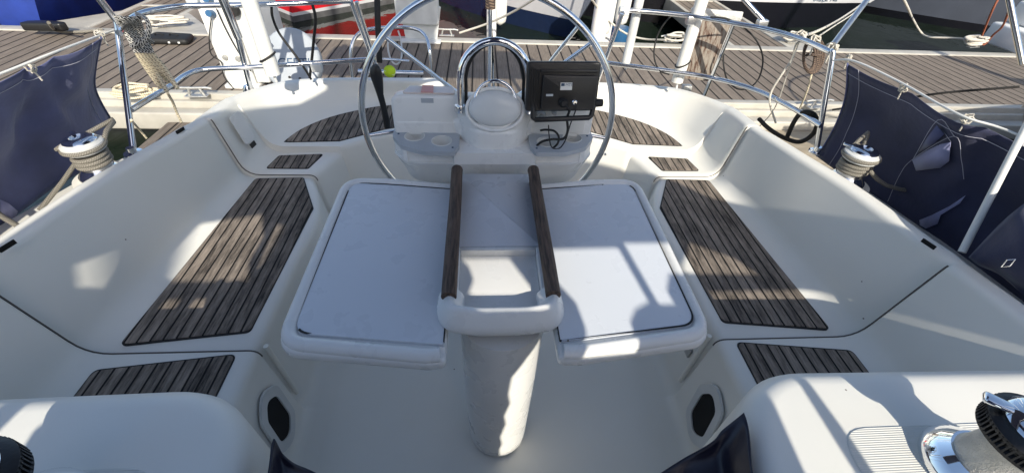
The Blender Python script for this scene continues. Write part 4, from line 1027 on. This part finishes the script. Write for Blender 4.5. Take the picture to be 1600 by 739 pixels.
blade('black_strap', 'long black strap hanging vertically behind the upper left of the wheel', P, [.016]*4, [.008]*4, 'rubber', 'strap')
# upright poles
def pole(lab, u, v, z, h, r, mat, tie=None, grpn='upright poles on the pushpit'):
    b = at(u, v, z=z); bm = bmesh.new(); add_tube(bm, [b, b+V3((0, 0, .01)), b+V3((.0, .0, h))], r, 20)
    root = thing('white_pole', b, lab, 'pole', grpn); put('tube', bm, MT[mat], root, 50)
    if tie: 
        bm = bmesh.new(); add_tube(bm, [b+V3(((r+.003)*math.cos(a), (r+.003)*math.sin(a), tie+.02*math.cos(a))) for a in [2*math.pi*k/20 for k in range(20)]], .005, 6, closed=True); put('tie', bm, MT['rubber'], root, 50)
    bm = bmesh.new(); add_tube(bm, [b+V3((0, 0, .0)), b+V3((.004, -.004, -.02)), b+V3((.006, -.004, -.04))], .007, 8); put('lower_fitting', bm, MT['pvc'], root, 50)
    return root
pole('stout white tube ending above the left rail with a black tie round it', 427, 116, .82, 1.5, .036, 'white', .085)
pole('off white tube standing in front of the peeling wooden board', 1058, 128, .72, 1.7, .034, 'white', .11)
pole('pale blue grey tube clamped between the two right rails', 978, 98, .80, 1.6, .026, 'pvc')
# round grey case with lettering
cc_ = at(455, 93, z=.62); mm = frame(cc_, (1, .12, -.02), (0, .62, .78))
rc_ = thing('round_case', cc_+V3((0, 0, -.18)), 'round pale grey case with blue lettering behind the left rail', 'buoy case')
bm = bmesh.new(); add_prism(bm, [(.185*math.cos(a), .215*math.sin(a)) for a in [2*math.pi*k/48 for k in range(48)]], -.10, 0, .02, 4, mm); put('shell', bm, MT['case'], rc_, 50)
put('lettering', text_bm('CEPTI', .082, mm @ Matrix.Translation((.015, -.025, .0015))), MT['ink'], rc_, 0)
bm = bmesh.new()
for x, y in ((-.02, -.12), (.045, -.13)): add_lathe(bm, [(0, .004), (.009, .003), (.009, -.002)], 10, mm @ Matrix.Translation((x, y, .001)))
put('rivet', bm, MT['rubber'], rc_, 40)
# black cables on the pushpit
rope('cable', 'black cable curving down from the left upper rail past the round case', [zp(424, 9, UZ-.01), at(426, 28, z=1.03), at(436, 52, z=.95), at(455, 78, z=.87), at(471, 100, z=.80), at(486, 124, z=.70)], .0065, 'rubber', 'cable')
rope('cable', 'black cable hanging straight from the left upper rail to the coaming', [zp(488, 7, UZ-.01), at(493, 30, z=1.02), at(490, 65, z=.90), at(487, 95, z=.79), at(484, 122, z=.68)], .0075, 'rubber', 'cable')
rope('cable', 'thin black cable bowed left between the two right rails', [zp(1092, 24, UZ), at(1060, 20, z=1.09), at(1040, 35, z=1.04), at(1026, 60, z=.95), at(1022, 88, z=.86), at(1030, 110, z=.80), at(1046, 117, z=.79)], .0045, 'rubber', 'cable')
rope('cable', 'large thin black cable loop to the right of the wooden board', [zp(1110, 27, UZ+.02), zp(1135, 30, UZ+.02), at(1160, 42, z=1.06), at(1182, 64, z=1.0), at(1192, 92, z=.90), at(1186, 122, z=.80), at(1170, 138, z=.74), at(1152, 139, z=.73), at(1137, 126, z=.76), at(1131, 105, z=.84), at(1130, 84, z=.90)], .0045, 'rubber', 'cable')
rope('thin_line', 'clear hose loop hanging inside the stern hoop', [at(612, 46, z=.78), at(606, 70, z=.70), at(610, 92, z=.62), at(619, 101, z=.58), at(627, 92, z=.62), at(627, 66, z=.70), at(622, 48, z=.77)], .006, 'pvc', 'hose')

# ------------------------------------------------------------------ things on the pontoon
CG = 'mooring cleats on the pontoon'
def cleat_at(lab, p, rz, first=[None]):
    if first[0] is None:
        root = thing('dock_cleat', (0, 0, 0), lab, 'cleat', CG)
        bm = bmesh.new(); add_tube(bm, [(-.17, 0, .075), (-.12, 0, .085), (0, 0, .082), (.12, 0, .085), (.17, 0, .075)], .013, 10); put('horn_bar', bm, MT['alu'], root, 50)
        for s in (-1, 1):
            bm = bmesh.new(); add_tube(bm, [(s*.075, 0, 0), (s*.05, 0, .08)], .014, 8); put('leg', bm, MT['alu'], root, 50)
        bm = bmesh.new(); add_box(bm, (-.11, -.035, -.002), (.11, .035, .008), .004); put('foot_plate', bm, MT['alu'], root, 40)
        first[0] = root; c = root
    else: c = copy_tree(first[0]); c['label'] = lab
    c.location = p; c.rotation_euler = (0, 0, rz); return c
zt = PZ+.018
for u, v, z, rz, lab in ((698, 56, zt, .0, 'empty cleat on the far pontoon edge seen left of the white pile'), (308, 150, zt, .05, 'cleat on the near pontoon edge left of the coaming'), (246, 43, zt, .4, 'cleat on the far pontoon edge behind the black bag'), (1048, 66, zt, 0, 'cleat with white rope left of the peeling board'), (1238, 66, zt, .1, 'cleat on the far pontoon edge in front of the black hull'), (1520, 74, zt, .2, 'cleat with knotted white rope at the far right'), (1276, 168, zt, .1, 'cleat on the near pontoon edge behind the right corner stanchion'), (66, 46, zt, .1, 'cleat on the far pontoon edge in front of the blue boat')):
    cleat_at(lab, at(u, v, z=z), rz)
def heap(name, lab, c, r, mat, rr=.011, n=4, seed=1, cat='rope'):
    bm = bmesh.new(); rnd = random.Random(seed)
    for k in range(n):
        ph = rnd.uniform(0, 6); e = rnd.uniform(.5, 1)
        add_tube(bm, [c+V3((math.cos(a)*r*rnd.uniform(.75, 1.1)+rnd.uniform(-.2, .2)*r, math.sin(a+ph*.1)*r*e*.7, rr+.02*k+rnd.uniform(0, .02))) for a in [2*math.pi*i/9+ph for i in range(9)]], rr, 8, smooth_n=5)
    o = put(name, bm, MT[mat], None, 60, origin=c); return tag(o, lab, cat)
heap('coiled_rope', 'cream rope piled on the near pontoon edge behind the left stanchion', at(214, 152, z=PZ+.02), .17, 'ropecr', .012, 5, 3)
heap('coiled_rope', 'white rope turns on the cleat left of the peeling board', at(1055, 64, z=PZ+.05), .16, 'line', .014, 4, 5)
heap('coiled_rope', 'white rope turns on the far cleat in front of the black hull', at(1235, 62, z=PZ+.05), .14, 'line', .014, 4, 8)
heap('coiled_rope', 'white knotted rope on the cleat at the far right', at(1518, 70, z=PZ+.06), .19, 'line', .017, 5, 9)
heap('coiled_rope', 'grey rope heap on the pontoon edge behind the black bag', at(262, 38, z=PZ+.05), .22, 'line', .014, 4, 11)
# mooring lines
rope('mooring_rope', 'white mooring rope from the left cleat up toward the white boat behind the wheel', [at(718, 52, z=PZ+.09), at(760, 38, z=-.05), at(800, 20, z=.2), at(840, -4, z=.5)], .014, 'line', 'mooring rope')
rope('mooring_rope', 'white mooring rope from the middle cleat toward the fenders', [at(1040, 63, z=PZ+.08), at(1010, 62, z=-.32), at(985, 56, z=-.30), at(962, 42, z=-.15), at(935, 14, z=.1), at(925, 0, z=.3)], .015, 'line', 'mooring rope')
rope('mooring_rope', 'white rope rising from the right upper rail toward the black hull', [kx+V3((0, 0, .01)), at(1275, 50, z=1.0), at(1310, 32, z=.9), at(1345, 8, z=.9), at(1362, -10, z=.95)], .008, 'line', 'mooring rope')
rope('mooring_rope', 'thin grey rope rising beside the white one toward the black hull', [zp(1275, 60, UZ), at(1302, 42, z=1.0), at(1335, 20, z=.92), at(1365, -8, z=.9)], .004, 'line', 'mooring rope')
rope('mooring_rope', 'white mooring rope with green fleck from the grey bow to the far right cleat', [at(1398, -30, z=.75), at(1410, -5, z=.5), at(1419, 14, z=.3), at(1426, 30, z=0), at(1438, 50, z=-.28), at(1450, 58, z=-.32), at(1485, 60, z=-.28), at(1512, 62, z=PZ+.09)], .016, 'line', 'mooring rope')
rope('mooring_rope', 'orange rope slack between the far right cleat and the grey hull', [at(1528, 66, z=PZ+.09), at(1538, 70, z=-.26), at(1552, 55, z=-.1), at(1566, 42, z=.1), at(1576, 18, z=.4), at(1580, -5, z=.6)], .014, 'ropeorange', 'mooring rope', None, 6, 8, ([at(1532, 62, z=PZ+.09), at(1540, 42, z=.0), at(1550, 18, z=.3), at(1562, -6, z=.5)],))
rope('mooring_rope', 'dark mooring rope from the neighbouring bow roller across the pontoon', [at(1592, 136, z=.42), at(1540, 140, z=.36), at(1500, 143, z=.28), at(1455, 148, z=.2), at(1380, 160, z=-.05), at(1300, 172, z=-.24)], .011, 'ropeblack', 'mooring rope')
rope('mooring_rope', 'grey hose lying from the blue boat cleat along the pontoon edge', [at(76, 36, z=.0), at(84, 46, z=-.2), at(98, 50, z=PZ+.03), at(130, 50, z=PZ+.03), at(160, 46, z=PZ+.03)], .018, 'ropegrey', 'hose')
# black bag
p = at(266, 66, z=PZ); bag = thing('black_bag', p, 'flat black bag lying on the pontoon boards', 'bag')
bm = bmesh.new(); add_prism(bm, round_poly([(-.30, -.13), (.30, -.15), (.27, .12), (-.22, .15)], .06), .004, .085, .035, 4, Matrix.Translation(p) @ Matrix.Rotation(.02, 4, 'Z'))
for v in bm.verts: v.co.z += noise.noise(v.co*7)*.012
put('bag_body', bm, MT['rubber'], bag, 60)
for dx in (-.1, .08):
    bm = bmesh.new(); add_tube(bm, [p+V3((dx-.05, .0, .085)), p+V3((dx, -.03, .115)), p+V3((dx+.06, .0, .085))], .008, 6, smooth_n=4); put('bag_handle', bm, MT['rubber'], bag, 60)
for dx in (.08, .20):
    bm = bmesh.new(); add_box(bm, p+V3((dx-.012, -.152, .03)), p+V3((dx+.012, -.140, .05)), .002); put('bag_clip', bm, MT['white'], bag, 30)
# service pedestals
def pedestal(lab, p, w_, d_, h, mat='whitec', top=None, sx=1.0):
    root = thing('service_pedestal', p, lab, 'pedestal', 'service pedestals on the pontoon')
    bm = bmesh.new(); add_prism(bm, round_poly([(-w_/2, -d_/2), (w_/2, -d_/2), (w_/2, d_/2), (-w_/2, d_/2)], .03), .0, h, .01, 2, Matrix.Translation(p)); put('column', bm, MT[mat], root, 40)
    bm = bmesh.new(); add_prism(bm, round_poly([(-w_*.6, -d_*.62), (w_*.6, -d_*.62), (w_*.6, d_*.62), (-w_*.6, d_*.62)], .03), .002, .035, .006, 2, Matrix.Translation(p)); put('base_plate', bm, MT[mat], root, 40)
    return root
p1 = at(380, 138, z=PZ) ; p1.y += .12
pd = pedestal('tall white pedestal with blue sockets on the near pontoon edge', p1, .30, .24, 1.75)
bm = bmesh.new(); add_box(bm, p1+V3((.155, -.10, .05)), p1+V3((.30, .10, 1.7)), .02); put('side_duct', bm, MT['pvc'], pd, 40)
for u, v, z in ((330, 22, .72), (326, 0, .9)):
    q = at(u, v, y=p1.y-.14); bm = bmesh.new(); add_lathe(bm, [(0, .05), (.03, .05), (.035, 0), (.04, -.05), (0, -.05)], 18, frame(q, (1, 0, 0), (0, .3, 1))); put('plug', bm, MT['bluepaint'], pd, 40)
for P in ([(330, 30), (327, 60), (330, 85), (346, 98), (350, 120), (368, 142)], [(338, 14), (352, 45), (370, 78), (392, 112)]):
    bm = bmesh.new(); add_tube(bm, [at(u, v, y=p1.y-.15) for u, v in P], .006, 6, smooth_n=5); put('power_lead', bm, MT['rubber'], pd, 60)
for u, v in ((352, 90), (372, 92)):
    bm = bmesh.new(); add_lathe(bm, [(0, .02), (.025, .018), (.028, 0)], 14, frame(at(u, v, y=p1.y-.122), (1, 0, 0), (0, 0, 1))); put('bolt', bm, MT['alu'], pd, 40)
bm = bmesh.new(); add_lathe(bm, [(0, .05), (.055, .05), (.06, 0), (0, 0)], 18, frame(at(365, 16, y=p1.y-.12), (1, 0, 0), (0, 0, 1))); put('hose_reel', bm, MT['rubber'], pd, 40)
p2_ = at(424, 60, z=PZ); pedestal('white post on the far pontoon edge beside the black cable', p2_, .34, .2, 1.4)
p3_ = at(658, 66, z=PZ); pp = thing('service_pedestal', p3_, 'white pedestal with rounded cabinet seen through the upper left of the wheel', 'pedestal', 'service pedestals on the pontoon')
bm = bmesh.new(); add_prism(bm, round_poly([(-.28, -.07), (.28, -.07), (.28, .07), (-.28, .07)], .02), .0, .025, .004, 2, Matrix.Translation(p3_)); add_prism(bm, round_poly([(-.22, -.02), (.22, -.02), (.30, .42), (-.26, .42)], .02), -.05, .0, .004, 2, frame(p3_+V3((0, .06, .02)), (1, 0, 0), (0, .0, 1))); put('foot', bm, MT['pvc'], pp, 40)
bm = bmesh.new(); add_prism(bm, round_poly([(-.29, .20), (.29, .20), (.29, 1.3), (-.29, 1.3)], .06), -.12, .06, .02, 3, frame(p3_+V3((-.02, .06, .02)), (1, 0, 0), (0, .0, 1))); put('cabinet', bm, MT['pvc'], pp, 40)
p4 = at(1592, 84, z=PZ); st = thing('dock_steps', p4, 'white moulded boarding steps on the pontoon at the far right', 'steps')
bm = bmesh.new(); add_box(bm, p4+V3((-.15, -.2, .0)), p4+V3((.9, .6, .32)), .04); put('lower_step', bm, MT['whitec'], st, 40)
bm = bmesh.new(); add_box(bm, p4+V3((.05, .1, .322)), p4+V3((.9, .6, .64)), .04); put('upper_step', bm, MT['whitec'], st, 40)
# white pile, wrapped piles and fenders beyond the pontoon
def pile(lab, x, y, r, h, mat='whitec'):
    bm = bmesh.new(); add_lathe(bm, [(0, -1.2), (r, -1.2), (r, h), (0, h+r*.8)], 24, c=(x, y, 0)); return tag(put('mooring_pile', bm, MT[mat], None, 50, origin=(x, y, WZ)), lab, 'pile', 'mooring piles beyond the pontoon')
q = at(768, 62, z=PZ); pile('slim white pile right behind the wheel top', q.x, 6.72, .072, 1.6)
q = at(945, 72, z=PZ); pile('stout off white pile with rope behind the pale grey tube', q.x-.02, 6.85, .12, .55); pile('second off white pile right of the stout one', q.x+.22, 7.35, .10, 1.5)
def fender(lab, p, L, r, first=[None]):
    if first[0] is None:
        root = thing('fender', (0, 0, 0), lab, 'fender', 'fenders hanging on the boats')
        bm = bmesh.new(); add_lathe(bm, [(0, -.5), (.10, -.47), (.30, -.40), (.34, -.30), (.34, .30), (.30, .40), (.10, .47), (.08, .55), (0, .55)], 24); put('fender_body', bm, MT['whitec'], root, 60)
        bm = bmesh.new(); add_tube(bm, [(0, 0, .52), (0, .02, .8), (.02, .05, 1.3)], .04, 6); put('fender_line', bm, MT['line'], root, 60)
        first[0] = root; c = root
    else: c = copy_tree(first[0]); c['label'] = lab
    c.location = p; c.scale = (r/.34, r/.34, L)
fender('big white fender hanging over the stout pile', at(944, 18, y=7.0), .75, .14)
fender('grey white fender lying low beside the slim white pile', at(782, 4, y=8.6), .8, .12)
fender('white fender on the bow of the white boat', at(975, 4, y=8.2), .8, .13)
bm = bmesh.new(); q = at(966, 62, z=-.6); add_lathe(bm, [(0, -.15), (.16, -.15), (.18, 0), (.16, .2), (0, .22)], 20, c=tuple(q)); tag(put('blue_float', bm, MT['bluepaint'], None, 50, origin=q), 'blue float in the water behind the pale grey tube', 'float')

# finger pontoons
def finger(x0, x1, y0, y1, name, rot=0):
    bm = bmesh.new(); add_box(bm, (x0+.08, y0, PZ-.04), (x1-.08, y1, PZ-.004)); put(name+'_boards', bm, MT['pont'], None, 0)['kind'] = 'structure'
    bm = bmesh.new(); add_box(bm, (x0, y0, PZ-.22), (x0+.078, y1, PZ+.014), .01); add_box(bm, (x1-.078, y0, PZ-.22), (x1, y1, PZ+.014), .01)
    for k in range(int((y1-y0)/1.6)): add_box(bm, (x0+.08, y0+1.2+k*1.6, PZ-.20), (x1-.08, y0+1.28+k*1.6, PZ+.010), .006)
    put(name+'_beams', bm, MT['aluL'], None, 30)['kind'] = 'structure'
finger(-5.50, -4.55, 6.575, 15, 'finger_pontoon'); finger(3.75, 4.75, 6.575, 15, 'finger_pontoon_right' if 0 else 'finger_pontoon')
for s, x in ((1, -4.55), (1, 4.75), (-1, 3.75), (-1, -5.5)):
    bm = bmesh.new(); add_prism(bm, [(x, 6.575), (x+s*.75, 6.575), (x+s*.68, 6.66), (x+.10*s, 7.35), (x, 7.45)], PZ-.2, PZ+.008, .004, 1); put('corner_brace', bm, MT['aluL'], None, 30)['kind'] = 'structure'

# ------------------------------------------------------------------ boats beyond the pontoon
def hull_strip(L, B, free, z0, z1, rake=.9, ns=26, transom=.8, flare=.22):
    "both sides of a hull between two heights, stern at origin, bow to +x"
    rings = []
    for i in range(ns+1):
        s = i/ns
        def half(z):
            h = (z-WZ)/free
            sh = (1-max(0, (s-.45)/.55)**2.1)*(transom+(1-transom)*min(1, s/.35))
            return max(.012, B/2*sh*(1-flare+flare*h*(1 if s < .6 else 1+0.0*(s-.6))))
        x = lambda z: s*(L-rake)+rake*((z-WZ)/free)*max(0, s)**5
        sheer = .18*free*(s-.3)**2
        za, zb = z0, z1+(sheer if z1 >= WZ+free-.01 else 0)
        zs = [za+(zb-za)*k/4 for k in range(5)]
        rings.append([V3((x(z), half(z), z)) for z in zs[::-1]]+[V3((x(z), -half(z), z)) for z in zs])
    bm, vs = loft(rings); bm.faces.new(vs[0]); 
    return bm
def bg_boat(name, lab, pos, ang, L, B, free, bands, cat='sailing boat', deck='whitec', cabin=None, mast=True, rake=.9, seedc=0, transom=.8):
    root = thing(name, (pos[0], pos[1], WZ), lab, cat, None)
    M_ = Matrix.Translation((pos[0], pos[1], 0)) @ Matrix.Rotation(ang, 4, 'Z')
    for nm, a, b, mt in bands:
        bm = hull_strip(L, B, free, WZ+a, WZ+b, rake, transom=transom); bmesh.ops.transform(bm, matrix=M_, verts=bm.verts); put(nm, bm, MT[mt], root, 40)
    bm = hull_strip(L, B*.985, free, WZ+free-.03, WZ+free-.025, rake, transom=transom)
    # deck lid
    t = bmesh.new(); n = 24; rg = []
    for i in range(n+1):
        s = i/n; sh = (1-max(0, (s-.45)/.55)**2.1)*(transom+(1-transom)*min(1, s/.35)); hb = max(.01, B/2*sh*.985); z = WZ+free+.18*free*(s-.3)**2-.01
        x = s*(L-rake)+rake*s**5
        rg.append([V3((x, -hb, z)), V3((x, -hb*.5, z+.05)), V3((x, 0, z+.07)), V3((x, hb*.5, z+.05)), V3((x, hb, z))])
    bm.free(); bm, _ = loft(rg); bmesh.ops.transform(bm, matrix=M_, verts=bm.verts); put('deck', bm, MT[deck], root, 40)
    bm = bmesh.new(); add_prism(bm, round_poly([(L*.28, -B*.26), (L*.66, -B*.20), (L*.72, 0), (L*.66, B*.20), (L*.28, B*.26)], .25), WZ+free-.02, WZ+free+.42, .10, 4, M_); put('cabin', bm, MT[cabin or deck], root, 50)
    if mast:
        bm = bmesh.new(); add_tube(bm, [M_ @ V3((L*.56, 0, WZ+free+.3)), M_ @ V3((L*.56, 0, 11))], .07, 12); put('mast', bm, MT['alu'], root, 50)
        bm = bmesh.new(); add_tube(bm, [M_ @ V3((L*.56, 0, WZ+free+1.3)), M_ @ V3((L*.12, 0, WZ+free+1.2))], .16, 12); put('boom_cover', bm, MT['navy'], root, 50)
        bm = bmesh.new(); add_tube(bm, [M_ @ V3((L*.985, 0, WZ+free+.15)), M_ @ V3((L*.56, 0, 10.8))], .006, 6); put('forestay', bm, MT['steel'], root, 50)
    return root, M_
A_ = math.atan2(.73, .68); cor = V3((-3.35, 8.70, 0)); pr = V3((-.73, .68, 0))
c = cor+pr*1.35
bg_boat('red_sailboat', 'red hulled sailing boat with white stripe and grey underside, stern toward us', (c.x, c.y), A_, 9, 2.9, 1.35, [('underbody', -.15, .11, 'antifoul'), ('boot_stripe', .11, .17, 'whitehull'), ('topsides', .17, 1.35, 'red')], transom=.92)
h = math.atan2(-.875, .484); bw = V3((1.62, 8.45, 0)); d = V3((.484, -.875, 0)); c = bw-d*8.2
bg_boat('white_sailboat', 'grey white sailing boat with a broad navy waterline band, bow toward the pontoon', (c.x, c.y), h, 9.2, 3.0, 1.55, [('waterline_band', -.15, .34, 'navyhull'), ('cove_line', .34, .37, 'whitehull'), ('topsides', .37, 1.55, 'whitehull')], rake=1.0)
h = math.atan2(-.25, 1); c = V3((-.1, 11.75, 0))
rt, Mb = bg_boat('black_sailboat', 'black hulled sailing boat with a white name band, lying across the far right', (c.x, c.y), h, 9.6, 2.9, 1.50, [('lower_topsides', -.15, .52, 'blackhull'), ('name_band', .52, .74, 'whitehull'), ('upper_topsides', .74, 1.50, 'blackhull')], rake=1.5)
blk = rt
h = math.atan2(.62, -.78); c = V3((12.4, 8.5, 0))
bg_boat('grey_sailboat', 'grey blue glossy hulled sailing boat behind the far right cleat', (c.x+1.0, c.y+.9), h, 8.5, 2.9, 1.5, [('boot_stripe', -.15, .16, 'blackhull'), ('topsides', .16, 1.5, 'greyhull')], rake=1.1)
c = V3((-8.05, 6.85, 0))
rt, Mb2 = bg_boat('blue_motorboat', 'blue canvas covered boat moored stern to the far left', (c.x, c.y), math.pi/2, 9, 4.3, 1.25, [('topsides', -.15, 1.25, 'bluehull')], cat='motor boat', deck='bluehull', mast=False, transom=.97)
for xx in (.45, 1.35):
    bm = bmesh.new(); add_tube(bm, [(c.x+xx, c.y-.012, WZ+.1), (c.x+xx-.35, c.y-.012, WZ+1.24)], .012, 6); put('cover_seam', bm, MT['navyhull'], rt, 50)
q = at(72, 36, z=-.15); bm = bmesh.new(); add_prism(bm, round_poly([(-.26, -.05), (.22, -.03), (.26, .06), (0, .12), (-.22, .08)], .04), -.08, .02, .02, 3, Matrix.Translation(q+V3((0, -.06, 0)))); put('mooring_fairlead', bm, MT['black'], rt, 50)
# hull name on the black boat: only its lower part shows at the top of the frame
q = at(1322, 2, y=8.9)
bmn = text_bm('black Ra', .17, Matrix.Identity(4))
hull = [o for o in blk.children if o.name.startswith('name_band')][0]
vsw = [hull.matrix_basis @ v.co + blk.location for v in hull.data.vertices]
def band_pt(x, z):
    "outer surface of the name band on the side that faces us"
    best = min((v for v in [v_.co for v_ in hull.data.vertices]), key=lambda p: (p.x-x)**2*4+(p.z-z)**2+(0 if p.y < 10 else 99)+p.y*.02)
    return best
for v in bmn.verts:
    x = q.x+v.co.x*1.0; z = WZ+.605+v.co.y
    a = min([w_.co for w_ in hull.data.vertices if w_.co.x <= x and w_.co.y < 10.4], key=lambda p: (p.x-x)**2+(p.z-z)**2*3, default=V3((x, 8.9, z)))
    b = min([w_.co for w_ in hull.data.vertices if w_.co.x > x and w_.co.y < 10.4], key=lambda p: (p.x-x)**2+(p.z-z)**2*3, default=V3((x, 8.9, z)))
    tt = (x-a.x)/max(1e-4, b.x-a.x); v.co = V3((x, lerp(a.y, b.y, tt)-.008+v.co.z, z))
put('boat_name', bmn, MT['ink'], blk, 0)
# neighbouring white bow at the right edge
nb = at(1562, 196, z=.30)
rt, Mn = bg_boat('neighbour_boat', 'white bow with navy stripes and a steel roller at the right edge', (nb.x+9.4*.985, nb.y-1.2), math.pi-.10, 9.5, 3.1, 1.25, [('topsides', -.15, .98, 'whitehull'), ('navy_stripe', .98, 1.02, 'navyhull'), ('upper_topsides', 1.02, 1.25, 'whitehull')], rake=.9, mast=True)
rb = Mn @ V3((9.35, 0, 0)); rb.z = WZ+1.25*1.09
bm = bmesh.new()
for s in (-1, 1): add_box(bm, rb+V3((-.22, s*.05-.004, -.02)), rb+V3((.30, s*.05+.004, .09)), .003)
add_box(bm, rb+V3((-.20, -.05, -.02)), rb+V3((.3, .05, -.008)), .002)
rol = put('bow_roller', bm, MT['steel'], rt, 30)
bm = bmesh.new(); add_lathe(bm, [(0, -.045), (.035, -.045), (.02, 0), (.035, .045), (0, .045)], 18, frame(rb+V3((-.17, 0, .03)), (1, 0, 0), (0, 0, 1))); put('roller', bm, MT['rubber'], rol, 50)
bm = bmesh.new(); add_tube(bm, [rb+V3((.25, .1, .0)), rb+V3((.1, .16, .35)), rb+V3((.5, .5, .62)), rb+V3((1.6, .9, .62))], .0125, 10, smooth_n=6); add_tube(bm, [rb+V3((.25, -.1, .0)), rb+V3((.1, -.16, .35)), rb+V3((.5, -.5, .62)), rb+V3((1.6, -.9, .62))], .0125, 10, smooth_n=6); put('pulpit', bm, MT['steel'], rt, 50)
heap('coiled_rope', 'dark line turns lying on the neighbouring bow roller', rb+V3((.02, 0, .06)), .08, 'ropeorange', .008, 3, 17)
